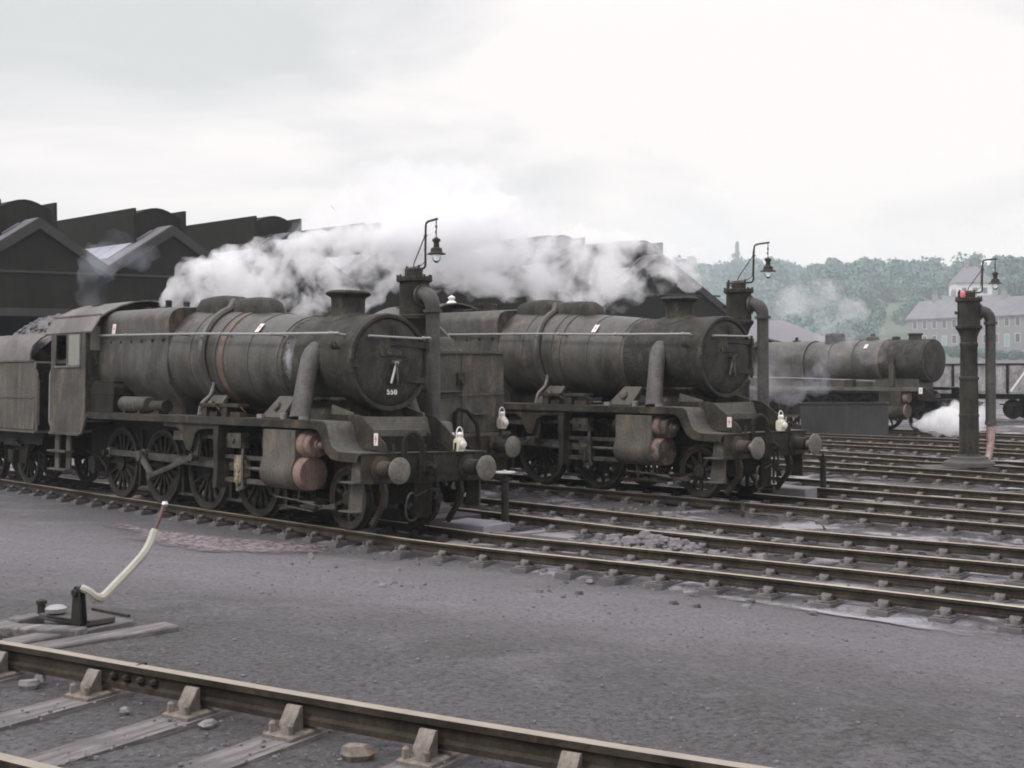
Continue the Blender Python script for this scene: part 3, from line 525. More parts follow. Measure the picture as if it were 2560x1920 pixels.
# ------------------------------------------------------------------ tender (rear beam faces +x at x=0)
def make_tender(label):
    T = empty('tender'); tag(T, label, 'tender', 'locomotive tenders coupled in the yard')
    b = MB()
    for s in (-1,1): b.prism([(-6.5,.95),(-6.5,1.22),(-.02,1.22),(-.02,.80),(-.4,.55),(-.9,.55),(-1.15,.95),(-1.45,.95),(-1.5,.5),(-2.1,.5),(-2.15,.95),(-3.2,.95),(-3.25,.5),(-3.85,.5),(-3.9,.95),(-4.95,.95),(-5.0,.5),(-5.6,.5),(-5.75,.95)], 'y', 1.0*s, 1.04*s)
    b.box(-6.5,-.05,-.99,.99,1.12,1.22); b.box(-6.3,-.3,-.6,.6,.7,1.1); b.build('tender_frame', M['frame'], T)
    for x in (-.95,-3.05 if False else -2.95,-4.95):
        b = MB(); b.cyl((x-.1,-.7,.65),(x-.1,.7,.65),.08,10); b.build('axle', M['frame'], T)
        for s in (-1,1):
            wheel(T, x-.1, .648, s, 12, name='tender_wheel')
            b = MB(); b.box(x-.25,x+.05,min(1.04*s,1.18*s),max(1.04*s,1.18*s),.52,.80); b.bar((x-.6,1.10*s,.92),(x+.4,1.10*s,.92),.09,.05); b.bar((x-.45,1.10*s,.97),(x+.25,1.10*s,.97),.09,.05); b.bar((x-.3,1.10*s,1.02),(x+.1,1.10*s,1.02),.09,.05); b.build('axle_box', M['frame'], T, .006)
    b = MB(); b.box(-6.6,.0,-1.27,1.27,1.22,1.27); b.build('footplate', M['plate'], T)
    b = MB(); b.box(-.03,.0,-1.22,1.22,.79,1.22); b.build('buffer_beam', M['black'], T, .005)
    for s in (-1,1): buffer(T, 0, .87*s, 1.015)
    # water tank
    b = MB(); b.box(-6.45,-.12,-1.215,1.215,1.27,2.80); tk = b.build('water_tank', M['cab'], T, .02)
    b = MB()
    b.bar((-.105,-1.24,2.80),(-.105,1.24,2.80),.05,.045); b.bar((-.115,-1.22,2.0),(-.115,1.22,2.0),.02,.03); b.bar((-.112,.14,1.3),(-.112,.14,2.78),.02,.04,up=(0,1,0))
    for s in (-1,1): b.bar((-6.4,1.22*s,2.82),(-.12,1.22*s,2.82),.04,.04); b.bar((-6.4,1.222*s,2.0),(-.12,1.222*s,2.0),.02,.03)
    b.build('tank_beading', M['plate'], tk)
    # curved coal bunker sides with swept front cutout
    for s in (-1,1):
        sec = [(1.215,2.80),(1.20,2.98),(1.15,3.16),(1.06,3.32),(.95,3.44)]
        def cut(z): return -6.45 + .34*math.sqrt(max(0,1-((z-3.02)/.40)**2)) - max(0,(z-3.2))*.9
        xs_back = {2.80:-1.25,2.98:-1.55,3.16:-1.66,3.32:-1.78,3.44:-2.0}
        b = MB(); vo = []; vi = []
        for y,z in sec:
            row = [cut(z)+(xs_back[z]-cut(z))*k/6 for k in range(7)]; vo.append([(x,y*s,z) for x in row]); vi.append([(x,(y-.03)*s,z-.01) for x in row])
        n = 7; V = [p for r_ in vo for p in r_]+[p for r_ in vi for p in r_]; q = 5*n; fs = []
        for r_ in range(4):
            for k in range(6):
                a = r_*n+k; fs += [(a,a+1,a+n+1,a+n),(q+a,q+a+n,q+a+n+1,q+a+1)]
        for k in range(6): fs += [(k,q+k,q+k+1,k+1),(4*n+k,4*n+k+1,q+4*n+k+1,q+4*n+k)]
        for r_ in range(4): fs += [(r_*n,(r_+1)*n,q+(r_+1)*n,q+r_*n),(r_*n+6,q+r_*n+6,q+(r_+1)*n+6,(r_+1)*n+6)]
        b.add(V, fs); b.build('bunker_side', M['roofm'], T, angle=60)
    b = MB(); b.prism([(-1.14,2.80),(1.14,2.80),(1.10,3.14),(.95,3.40),(-.95,3.40),(-1.10,3.14)], 'x', -2.05, -2.0); b.build('bunker_bulkhead', M['black'], T)
    for s in (-1,1):
        b = MB(); b.prism([(-2.0,2.82),(-1.0,2.82),(-1.08,2.86),(-1.18,2.96),(-1.28,3.08),(-1.45,3.13),(-2.0,3.14)], 'y', .42*s, .95*s); b.build('scoop_dome', M['black'], T, .015)
    b = MB(); b.lathe([(.26,0),(.26,.16),(.30,.17),(.30,.20),(.1,.24),(.02,.24)], (-.75,-.25,2.81), (0,0,1), 24); b.build('water_filler', M['roofm'], T)
    b = MB(); b.prism([(-1.2,1.3),(1.2,1.3),(1.2,2.75),(.4,2.75),(.4,2.0),(-.4,2.0),(-.4,2.75),(-1.2,2.75)], 'x', -6.5, -6.47); b.build('tender_front', M['frame'], T)
    for s in (-1,1):
        b = MB(); b.prism([(-6.62,1.24),(-6.50,1.24),(-6.47,2.2),(-6.50,2.62),(-6.62,2.5)], 'y', 1.19*s, 1.22*s); b.tube([(-6.66,1.20*s,1.4),(-6.66,1.20*s,2.4)], .018, 6); b.build('front_handrail', M['cab'], T)
    # rear fittings
    b = MB(); b.tube([(-.07,-.1,1.24),(-.06,-.1,1.66),(-.02,-.05,1.74),(.04,.10,1.70),(.10,.30,1.45),(.12,.34,1.1)], .04, 8); b.build('vacuum_hose', M['frame'], T)
    b = MB(); b.box(-.10,-.05,-.02,.16,2.18,2.42); b.lathe([(.06,0),(.06,.05)], (-.05,.07,2.26), (1,0,0), 10); b.build('tank_gauge', M['black'], T)
    for y0,y1,z0 in ((-.55,.05,2.06),(.35,.75,1.62)): b = MB(); b.box(-.115,-.02,y0,y1,z0,z0+.025); b.build('footstep', M['plate'], T)
    b = MB(); b.box(-.02,.02,.96,1.02,1.16,1.34); b.build('lamp_iron', M['black'], T)
    b = MB(); b.box(0,.05,-.13,.13,.9,1.16); b.tube([(.02,0,1.03),(.2,0,1.05),(.27,0,1.0),(.26,0,.93),(.19,0,.93)], .035, 8); b.tube([(.2,0,.95),(.22,0,.6),(.2,0,.35)], .025, 6); b.build('coupling_hook', M['frame'], T)
    for s in (-1,1):
        b = MB(); b.box(-.06,-.03,min(.9*s,1.2*s),max(.9*s,1.2*s),.36,.8); b.box(-.1,.12,min(.9*s,1.2*s),max(.9*s,1.2*s),.36,.39); b.build('tender_step', M['frame'], T)
    return T
# ------------------------------------------------------------------ place the locomotives
def pose(x, y, z, ya, pt, ro):
    Rz = Matrix.Rotation(ya, 4, 'Z'); Ry = Matrix.Rotation(pt, 4, 'Y'); Rx = Matrix.Rotation(ro, 4, 'X')
    return Matrix.Translation((x,y,z)) @ Rz @ Ry @ Rx
LM1 = pose(-2.07475, 20.86771, -.07722, -.82726, -.00358, -.03271)
L1, SB1, NP1 = make_8f('grimy black freight locomotive nearest the camera, 550 chalked on its smokebox door')
L2 = copy_tree(L1); L2['label'] = 'grimy freight locomotive behind the nearest one, second water column beside its smokebox'
L1.matrix_world = LM1
LM2 = pose(4.12, 24.95, .0, R(-48.6), 0, -.004); L2.matrix_world = LM2
text_mesh('chalk_number', '550', .125, .002, M['white'], SB1, Matrix.Translation((.118,0,2.20)) @ Matrix.Rotation(R(90),4,'Z') @ Matrix.Rotation(R(90),4,'X') @ Matrix.Rotation(R(-7),4,'X'))
text_mesh('raised_number', '48550', .105, .006, M['plate'], NP1, Matrix.Translation((.158,0,2.838)) @ Matrix.Rotation(R(90),4,'Z') @ Matrix.Rotation(R(90),4,'X'))
for o in list(L2.children):             # the second engine has no rust band and a duller crosshead
    if o.name.startswith('boiler'):
        for c in o.children:
            if c.data.materials[0] == M['rustband']: c.data = c.data.copy(); c.data.materials[0] = M['boiler']; c.pop('label', None)
    if o.name.startswith('smokebox'):
        for c in o.children:
            if c.name.startswith('door_handle'): c.data = c.data.copy(); c.data.materials[0] = M['rod']
    if o.name.startswith('cylinder'):
        for c in o.children:
            if c.data.materials[0] == M['redox']: c.data = c.data.copy(); c.data.materials[0] = M['redox2']
    if o.name.startswith('crosshead'): o.data = o.data.copy(); o.data.materials[0] = M['rod']
b = MB(); rows = [(30,26),(22,24),(14,20),(6,20),(-2,16),(-12,14),(-22,10)]; V = []; E = []
for a_, w_ in rows:
    for k in range(7): V.append((-1.72+w_*.011*(k-3)/3,-.806*cos(R(a_)),2.68+.806*sin(R(a_)))); E.append(max(0,1-abs(k-3)/3)*(1-abs(a_-6)/34))
b.add(V, [(i*7+k,i*7+k+1,i*7+k+8,i*7+k+7) for i in range(len(rows)-1) for k in range(6)]); o = b.build('lime_streak', None, SB1); M['scale'] = M['ash'].copy(); o.data.materials.clear(); o.data.materials.append(M['scale']); o.data.attributes.new('edge','FLOAT','POINT').data.foreach_set('value', E)
T1 = make_tender('grimy tender heaped with coal behind the nearest locomotive, cut by the left edge')
T2 = copy_tree(T1); T2['label'] = 'tender standing tail-on with a flat back panel, between the two big locomotives'
T1.matrix_world = LM1 @ Matrix.Translation((-17.72,0,0)) @ Matrix.Rotation(pi, 4, 'Z')
LMT2 = pose(-.95, 23.95, .0, R(-46.5), 0, 0); T2.matrix_world = LMT2
def lumps(name, mat, spots, seed=1):
    rnd = random.Random(seed); b = MB()
    for (p, r) in spots:
        p = Vector(p); n = 6; ph = rnd.random()*6; sq = [rnd.uniform(.6,1.2) for _ in range(3)]
        rows = []
        for k in range(1, 4):
            th = pi*k/4; rows.append([p+Vector((sin(th)*cos(ph+2*pi*i/n)*sq[0]*rnd.uniform(.75,1.2), sin(th)*sin(ph+2*pi*i/n)*sq[1]*rnd.uniform(.75,1.2), cos(th)*sq[2]*.8*rnd.uniform(.8,1.1)))*r for i in range(n)])
        b.loft(rows)
    return b.build(name, mat, angle=15)
def coal_load(TM, label):
    rnd = random.Random(3); xs = [-6.1+.3*i for i in range(14)]; ys = [-1.0+.2*i for i in range(11)]; b = MB()
    V = [(x,y,2.85+(.62+.42*max(0,1-((x+4.9)/1.9)**2))*max(0,1-(y/1.08)**2)+rnd.uniform(-.07,.09)) for x in xs for y in ys]; n = len(ys)
    b.add(V, [(i*n+j,(i+1)*n+j,(i+1)*n+j+1,i*n+j+1) for i in range(len(xs)-1) for j in range(n-1)])
    for _ in range(260):
        x = rnd.uniform(-6.0,-2.3); y = rnd.uniform(-.85,.85); r = rnd.uniform(.04,.12); z = 2.85+(.62+.42*max(0,1-((x+4.9)/1.9)**2))*max(0,1-(y/1.08)**2)
        b.loft([[(x+r*cos(2*pi*i/5+x)*q*rnd.uniform(.7,1.2),y+r*sin(2*pi*i/5+x)*q*rnd.uniform(.7,1.2),z+h*r) for i in range(5)] for q,h in ((.7,-.3),(1,.3),(.5,.8))])
    o = b.build('coal_heap', M['coal'], angle=12); o.matrix_world = TM; return tag(o, label, 'coal', kind='stuff')
coal_load(T1.matrix_world.copy(), 'dusty coal heaped above the tender at the left edge')
# ------------------------------------------------------------------ head lamps
def head_lamp(Mx, label, s=1.0):
    H = empty('head_lamp', Mx @ Matrix.Scale(s, 4)); tag(H, label, 'oil lamp', 'white oil lamps carried on the engines')
    b = MB(); b.box(-.075,.075,-.075,.075,.03,.19); b.lathe([(.085,0),(.085,.03)], (0,0,0), (0,0,1), 14); b.loft([[(x*w,y*w,z) for x,y in ((-1,-1),(1,-1),(1,1),(-1,1))] for z,w in ((.19,.075),(.235,.045))]); b.build('lamp_body', M['lampwhite'], H, .008)
    b = MB(); b.lathe([(.045,.235),(.045,.27),(.06,.275),(.06,.30),(.03,.325),(.005,.33)], (0,0,0), (0,0,1), 14); b.build('lamp_chimney', M['white'], H)
    b = MB(); b.tube([(0,.07,.18)]+[(0,.07*cos(R(a)),.30+.11*sin(R(a))) for a in range(0,181,20)]+[(0,-.07,.18)], .010, 6); b.build('lamp_handle', M['white'], H)
    b = MB(); b.lathe([(.05,0),(.062,.02),(.062,.05),(.045,.06),(.005,.065)], (.07,0,.12), (1,0,0), 18); b.build('lamp_lens', M['white'], H)
head_lamp(LM1 @ Matrix.Translation((1.0,.70,1.262)), 'white oil lamp with ring handle on the nearest engine\'s front beam', .95)
head_lamp(LM2 @ Matrix.Translation((1.0,.45,1.262)), 'white oil lamp on the front beam of the second engine', .95)
head_lamp(LMT2 @ Matrix.Translation((.04,1.0,1.34)), 'white oil lamp hung on the back of the tail-on tender', 1.0)
# ------------------------------------------------------------------ third engine: parallel boiler, straight running plate
def make_austerity(Mx):
    L = empty('steam_locomotive', Mx); tag(L, 'hazy distant locomotive with low short chimney, wisped in steam beyond a dark steel bin', 'steam locomotive', 'heavy freight locomotives standing in the yard')
    XW = [-2.5-1.7*i for i in range(4)]; ZC = 2.80; RB = .86
    b = MB()
    for s in (-1,1): b.prism([(-9.2,.5),(-1,.5),(.9,.85),(.9,1.3),(-9.2,1.5)], 'y', .6*s, .64*s)
    b.box(-9,-.5,-.6,.6,.6,1.5); b.build('main_frame', M['frame'], L)
    for s in (-1,1):
        for i,x in enumerate(XW): wheel(L, x, .7175, s, 13, (.2,-.22), 26)
        wheel(L, -.1, .5, s, 10, name='pony_wheel')
        b = MB(); b.bar((XW[3]+.2,.9*s,.5),(XW[0]+.2,.9*s,.5),.05,.11); b.build('coupling_rod', M['rod'], L)
        b = MB(); b.box(-9.0,.35,min(.6*s,1.27*s),max(.6*s,1.27*s),1.72,1.76); b.box(-9.0,.35,min(1.25*s,1.28*s),max(1.25*s,1.28*s),1.62,1.72); b.build('running_plate', M['plate'], L)
        b = MB(); b.lathe([(.33,-1.6),(.33,-.6),(.28,-.52),(.05,-.5)], (0,1.0*s,.84), (1,0,0), 24); b.box(-1.6,-.6,min(.66*s,1.28*s),max(.66*s,1.28*s),.85,1.60); cy = b.build('cylinder', M['black'], L)
        b = MB(); b.lathe([(.28,-.6),(.26,-.46),(.03,-.45)], (0,1.0*s,.84), (1,0,0), 24); b.lathe([(.2,-.6),(.18,-.40),(.03,-.38)], (0,1.0*s,1.35), (1,0,0), 20); b.build('cylinder_cover', M['redox'], cy)
        b = MB(); b.tube([(-1.25,.78*s,2.95),(-1.22,.95*s,2.6),(-1.12,1.1*s,1.76)], .13, 14); b.build('steam_pipe', M['black'], L)
        b = MB(); b.tube([(-8.9,.97*s,2.18),(-5,.96*s,2.10),(-2.0,.95*s,2.0)], .02, 6); b.build('handrail', M['handrail'], L)
        b = MB(); b.bar((-2.9,1.05*s,.84),(-1.6,1.05*s,.84),.06,.1); b.bar((-3.1,1.05*s,1.1),(-1.6,1.05*s,1.1),.08,.06); b.build('slide_bar', M['rod'], L)
        flash(L, (.28,1.285*s,1.64), (0,s,0), .16,.24); flash(L, (-2.62,.66*s,ZC+.60), (0,.72*s,.7), .15,.22); flash(L, (-8.0,.62*s,ZC+.64), (0,.7*s,.7), .15,.2)
        b = MB(); b.box(-3.3,-2.9,min(.95*s,1.2*s),max(.95*s,1.2*s),1.76,2.05); b.box(-4.6,-4.2,min(.95*s,1.2*s),max(.95*s,1.2*s),1.76,1.95); b.build('lubricator', M['black'], L)
    b = MB(); b.lathe([(RB,-1.9),(RB,0),(RB-.03,.05),(.72,.06),(.6,.10),(.3,.14),(.01,.15)], (0,0,ZC), (1,0,0), 48); sb = b.build('smokebox', M['smokebox'], L)
    b = MB(); b.lathe([(.72,.05),(.70,.09),(.4,.17),(.01,.18)], (0,0,ZC), (1,0,0), 40); b.build('smokebox_door', M['smokebox'], sb)
    b = MB(); b.lathe([(RB-.03,-5.6),(RB+.02,-1.93),(RB-.05,-1.9)], (0,0,ZC), (1,0,0), 48, cap=False); b.box(-5.2,-.3,-.5,.5,1.5,2.3); bo = b.build('boiler', M['boiler'], L)
    for x in (-2.0,-3.2,-4.4):
        b = MB(); b.lathe([(RB,-.03),(RB+.032,-.03),(RB+.032,.03),(RB,.03)], (x,0,ZC), (1,0,0), 48, cap=False); b.build('boiler_band', M['rustband'] if x == -2.0 else M['boiler'], bo)
    b = MB(); b.lathe([(RB+.03,-8.3),(RB+.03,-5.6)], (0,0,ZC), (1,0,0), 40); b.box(-8.3,-5.6,-RB-.02,RB+.02,1.5,ZC); b.build('firebox', M['boiler'], L)
    for nm,x,p in (('chimney',-.78,[(.34,-.1),(.27,0),(.25,.05),(.25,.15),(.30,.18),(.29,.23),(.24,.24)]),('top_feed',-2.75,[(.30,-.1),(.26,.05),(.22,.12),(.10,.16),(.09,.26),(.04,.28)]),('dome',-4.6,[(.46,-.15),(.42,.0),(.41,.24),(.34,.31),(.1,.34)]),('snifting_valve',-1.65,[(.18,-.1),(.16,.10),(.05,.14)]),('safety_valve',-6.6,[(.2,-.1),(.18,.06),(.07,.08),(.07,.2)])):
        b = MB(); b.lathe(p, (x,0,ZC+RB), (0,0,1), 20); b.build(nm, M['smokebox'], L)
    b = MB(); b.box(-10.0,-8.3,-1.3,1.3,1.3,3.4); b.build('cab', M['cab'], L)
    b = MB(); b.loft([[(x,y,z) for y,z in ((-1.35,3.4),(-.9,3.72),(0,3.85),(.9,3.72),(1.35,3.4),(1.3,3.36),(0,3.8),(-1.3,3.36))] for x in (-10.2,-8.1)]); b.build('cab_roof', M['roofm'], L)
    b = MB(); b.box(.35,.40,-1.25,1.25,.85,1.25); b.box(.30,1.0,-1.25,1.25,1.25,1.29); b.prism([(.1,1.3),(.95,1.29),(.4,1.74),(.1,1.74)], 'y', -1.2,-1.17); b.prism([(.1,1.3),(.95,1.29),(.4,1.74),(.1,1.74)], 'y', 1.17,1.2); b.box(.95,1.0,-1.2,1.2,.82,1.25); b.build('buffer_beam', M['frame'], L)
    for s in (-1,1): buffer(L, 1.0, .87*s, 1.03)
    b = MB(); b.tube([(.9,-.4,.3),(1.0,-.7,.8),(.6,-1.0,.95),(.0,-1.05,.8)], .03, 6); b.build('drain_pipe', M['frame'], L)
    return L
P3 = atd(2332, 893, 50.5); LM3 = place(P3.x, P3.y, -.12, R(-50.3)); make_austerity(LM3)
# ------------------------------------------------------------------ ground
FGL = [Vector((-3.24,8.09)), Vector((1.05,5.39))]; _d = (FGL[1]-FGL[0]).normalized(); FGN = Vector((-_d.y,_d.x))
ACEN = [(-24.0,44.7),(-7.5,26.77),(-2.07,20.87),(-.58,19.35),(1.62,17.6),(3.46,16.12),(5.85,14.05),(9.3,10.9),(13,7.4)]
def dist_poly(p, P):
    best = 1e9; sg = 1
    for a, b in zip(P[:-1], P[1:]):
        a = Vector(a); b = Vector(b); d = b-a; t = max(0, min(1, (p-a).dot(d)/d.length_squared)); q = a+d*t; L = (p-q).length
        if L < best: best = L; sg = 1 if d.cross(p-q) > 0 else -1
    return best*sg
def hill_z(x, y):
    pts = [(0,0),(100,0),(180,1),(235,5.5),(300,15.5),(400,25),(560,38.5),(800,44),(1400,46)]
    r = y
    for (a,za),(b,zb) in zip(pts[:-1], pts[1:]):
        if r <= b: return za+(zb-za)*max(0,(r-a))/(b-a)
    return pts[-1][1]
def zA(p):
    s = (p-Vector((-2.07,20.87,0))).dot(Vector((.677,-.736,0))); return -.077+.0036*max(-9,min(0,s))-.003
TRACKS = [
    ([(-18.2,38.4)]+ACEN[1:], zA, 'nearest yard track, canted, running out from under the front engine', dict(cant=-.0327, pitch=.74)),
    ([(-12.5,36.3),(-.3,23.5),(3.3,19.67),(6.7,16.8),(9.8,14.1),(13,11.0)], -.02, 'second yard track, with the clinker heap beside it', dict(pitch=.76)),
    ([(-6.6,36.0),(1.2,28.05),(4.12,24.95),(4.75,24.25),(8.2,20.65),(11.4,17.3),(14.5,14.1)], -.01, 'third yard track, under the second engine', dict(pitch=.76)),
    ([(-.5,36.1),(6.2,27.8),(8.4,25.25),(9.6,24.05),(14,19.6)], -.01, 'fourth yard track, just behind the second engine', dict(pitch=.78)),
    ([(1.2,41.3),(7.3,33.4),(10.05,30.1),(11.3,28.35),(15,23.2)], -.01, 'fifth yard track, in front of the tall right-hand water column', dict(pitch=.78)),
    ([(4.0,43.7),(9.2,37.0),(11.25,34.25),(13.0,32.2),(17.3,27)], -.02, 'sixth yard track, passing the foot of the right-hand water column', dict(pitch=.8)),
    ([(5.2,48.5),(10.1,42.4),(13.0,39.0),(14.7,36.8),(19.2,31.2)], -.01, 'seventh yard track, behind the right-hand water column', dict(pitch=.8)),
    ([(6.0,52.6),(10.6,47.3),(14.4,43.4),(16.3,40.8),(21.2,34.8)], -.01, 'eighth yard track, in front of the dark steel bin', dict(pitch=.8)),
    ([(8.7,60.1),(P3.x,P3.y),(18.95,47.6),(25.6,39.6)], -.12, 'farthest yard track, under the hazy distant engine', dict(pitch=.8)),
]
TCELL = {}
for ti, (cen_, z_, lab_, kw_) in enumerate(TRACKS):
    pl = smooth_line([Vector((*q, 0)) for q in cen_], 8)
    for a_, b_ in zip(pl[:-1], pl[1:]):
        n_ = max(1, int((b_-a_).length/.3))
        for i_ in range(n_):
            q = a_.lerp(b_, i_/n_); TCELL.setdefault((int(q.x//2), int(q.y//2)), []).append((q.x, q.y, ti, z_(q) if callable(z_) else z_))
def yard(x, y):
    best = {}
    cx, cy = int(x//2), int(y//2)
    for i in (-1,0,1):
        for j in (-1,0,1):
            for qx,qy,ti,z in TCELL.get((cx+i,cy+j), ()):
                d = (qx-x)**2+(qy-y)**2
                if ti not in best or d < best[ti][0]: best[ti] = (d, z)
    if not best: return -.26
    sw = sz = 0; dm = 9
    for d, z in best.values():
        d = math.sqrt(d); dm = min(dm, d); w_ = 1/(d+.15)**3; sw += w_; sz += w_*z
    z = sz/sw-.225
    if dm < .95: z += .03*min(1, (.95-dm)/.35)
    return z
def gz0(x, y):
    p = Vector((x,y)); dF = (p-FGL[0]).dot(FGN); dA = -dist_poly(p, ACEN)-1.0
    if dF <= 1.7: z = .585
    elif dA <= .0: z = yard(x, y)
    else:
        t = (dF-1.7)/(dF-1.7+dA); z = .585-.915*t
    return z
def gz(x, y):
    z = gz0(x, y)
    dF = (Vector((x,y))-FGL[0]).dot(FGN)
    a = .030 if abs(dF) > .2 else .018
    z += a*(mnoise.noise((x*.55,y*.55,.3))+.5*mnoise.noise((x*1.7,y*1.7,2.3)))+.006*mnoise.noise((x*6,y*6,1.1))
    return z+hill_z(x,y) if y > 90 else z
def spread(a, b, step, out, far):
    v = []; x = a
    while x <= b: v.append(x); x += step
    s = step; x = b
    while x < far[1]: s *= 1.22; x += s; v.append(x)
    s = step; x = a
    while x > far[0]: s *= 1.22; x -= s; v.insert(0, x)
    return v
xs = spread(-11, 15, .16, 0, (-900,1100)); ys = spread(2.5, 27, .16, 0, (-200,90))+[100+20*i for i in range(25)]+[620,700,850,1100,1500]
b = MB(); nx = len(xs); b.v = [(x,y,gz(x,y)) for y in ys for x in xs]; b.f = [(j*nx+i,j*nx+i+1,(j+1)*nx+i+1,(j+1)*nx+i) for j in range(len(ys)-1) for i in range(nx-1)]; b.m = [1 if ys[f//(nx-1)] > 110 else 0 for f in range(len(b.f))]
for f_ in range(len(b.f)):
    x_, y_ = xs[f_ % (nx-1)], ys[f_//(nx-1)]
    if y_ <= 110 and -dist_poly(Vector((x_,y_)), ACEN)-1.0 <= 0: b.m[f_] = 2
g = b.build('ground', [M['ground'], M['hill'], M['yard']], angle=80); tag(g, 'dark cinder and ash surface of the yard rising to a green hillside', kind='structure')
def gat(px, py):                        # photo point on the ground
    z = .2
    for _ in range(30):
        p = at(px, py, z); z = z*.4+gz(p.x,p.y)*.6
    return p
def patch(name, mat, pts, off, label, cat, kind, smooth=3):
    P = [Vector((p[0],p[1],0)) for p in pts]; P = smooth_line(P+[P[0]], smooth)[:-1]; c = sum(P, Vector())/len(P); b = MB(); K = 5; n = len(P); V = []; E = []
    for k in range(K+1):
        for q in P:
            p = c+(q-c)*(k/K if k else .001); V.append((p.x,p.y,gz(p.x,p.y)+off)); E.append(1-k/K)
    b.add(V, [(k*n+i,k*n+(i+1)%n,(k+1)*n+(i+1)%n,(k+1)*n+i) for k in range(K) for i in range(n)])
    o = b.build(name, mat, angle=80); at_ = o.data.attributes.new('edge', 'FLOAT', 'POINT'); at_.data.foreach_set('value', E)
    return tag(o, label, cat, kind=kind)
patch('paving', M['setts'], [gat(*q) for q in ((200,1296),(420,1330),(640,1345),(860,1352),(930,1368),(760,1395),(560,1392),(400,1374),(280,1345))], .016, 'patch of worn pinkish brick setts between the cinders and the nearest track', 'paving', 'structure')
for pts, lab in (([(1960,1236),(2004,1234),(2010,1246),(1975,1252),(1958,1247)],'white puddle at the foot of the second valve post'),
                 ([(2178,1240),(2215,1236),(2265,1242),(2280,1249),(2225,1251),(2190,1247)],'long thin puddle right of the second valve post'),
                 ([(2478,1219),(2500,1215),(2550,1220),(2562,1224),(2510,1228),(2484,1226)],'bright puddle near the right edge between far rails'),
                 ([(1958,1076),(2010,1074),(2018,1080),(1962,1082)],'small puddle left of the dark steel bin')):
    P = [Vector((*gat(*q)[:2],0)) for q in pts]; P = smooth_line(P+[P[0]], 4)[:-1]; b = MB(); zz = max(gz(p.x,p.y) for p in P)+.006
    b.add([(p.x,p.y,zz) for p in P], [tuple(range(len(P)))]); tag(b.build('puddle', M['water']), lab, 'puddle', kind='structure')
for pts, lab in (([(1700,1478),(1880,1498),(2000,1506),(2120,1520),(2250,1533),(2380,1548),(2570,1566),(2570,1612),(2430,1600),(2290,1574),(2150,1552),(2010,1532),(1890,1514),(1720,1490)],'pale ash spilt along the near side of the nearest track'),
                 ([(1979,1179),(2110,1185),(2260,1194),(2420,1205),(2420,1212),(2230,1207),(2080,1198),(1985,1190)],'pale ash strip between two far tracks'),
                 ([(2270,1413),(2400,1422),(2540,1437),(2530,1448),(2400,1440),(2290,1425)],'short pale ash streak outside the second track'),
                 ([(1270,1357),(1420,1372),(1560,1388),(1650,1402),(1560,1402),(1400,1389),(1290,1373)],'pale ash between the rails of the nearest track'),
                 ([(1600,1324),(1760,1336),(1890,1350),(1860,1360),(1700,1347)],'pale ash between the rails of the second track'),
                 ([(2080,1240),(2180,1252),(2300,1266),(2290,1274),(2170,1262),(2085,1250)],'thin pale ash outside the third track'),
                 ([(2000,1110),(2120,1114),(2260,1122),(2350,1128),(2340,1134),(2200,1128),(2050,1119)],'pale ash flecks between sixth and seventh tracks'),
                 ([(2240,1192),(2360,1200),(2520,1212),(2515,1220),(2360,1212),(2250,1202)],'pale ash strip toward the right edge between far tracks'),
                 ([(1290,1398),(1420,1410),(1540,1424),(1520,1438),(1400,1428),(1300,1412)],'pale scattered ash on the cinders outside the nearest track'),
                 ([(2490,1146),(2570,1150),(2570,1166),(2500,1160)],'wet pale ash right of the tall water column')):
    patch('ash_patch', M['ash'], [gat(*q) for q in pts], .018 if pts[0][1] > 1300 else .05, lab, 'ash', 'structure')
# ------------------------------------------------------------------ tracks
RSEC = [(-.035,0),(-.035,-.035),(-.010,-.048),(-.010,-.10),(-.032,-.115),(-.032,-.145),(.032,-.145),(.032,-.115),(.010,-.10),(.010,-.048),(.035,-.035),(.035,0)]
def chair_mesh(mk, low=0):
    b = MB(); b.loft([[(x*w,y*h,z) for x,y in ((-1,-1),(1,-1),(1,1),(-1,1))] for z,w,h in ((-.195,.10,.19),(-.175,.10,.19),(-.165,.085,.17))])
    for s in (-1,1): b.prism([(.045*s,-.17),(.135*s,-.17),(.115*s,-.12),(.062*s,-.045-low),(.045*s,-.045-low)], 'x', -.048-low*.3, .048+low*.3)
    for s in (-1,1):
        for q in (-1,1): b.lathe([(.022,0),(.022,.05),(.012,.06)], (.06*q,.155*s,-.17), (0,0,1), 6)
    o = b.build('rail_chair', M[mk], None, .006); me = o.data; bpy.data.objects.remove(o); return me
M['ashchair'] = grime('ash_coated_chair', (.085,.078,.073), (.175,.162,.162), (.12,.085,.065), scale=5, streak=False, rough=(.8,.95))
M['ashwood'] = flat('ash_coated_sleeper', (.12,.112,.115), .9, .5, 5)
CH, CHY = chair_mesh('chair'), chair_mesh('ashchair', .045)
def sleeper_mesh(mk, L=2.6, w=.25):
    b = MB(); b.box(-w/2,w/2,-L/2,L/2,-.32,-.192); b.T = None
    b.v = [(x,y,z) for x,y,z in b.v]; o = b.build('sleeper', M[mk], None, .02 if mk == 'wood' else .045); me = o.data; bpy.data.objects.remove(o); return me
SLP, SLY = sleeper_mesh('wood'), sleeper_mesh('ashwood', 1.98)
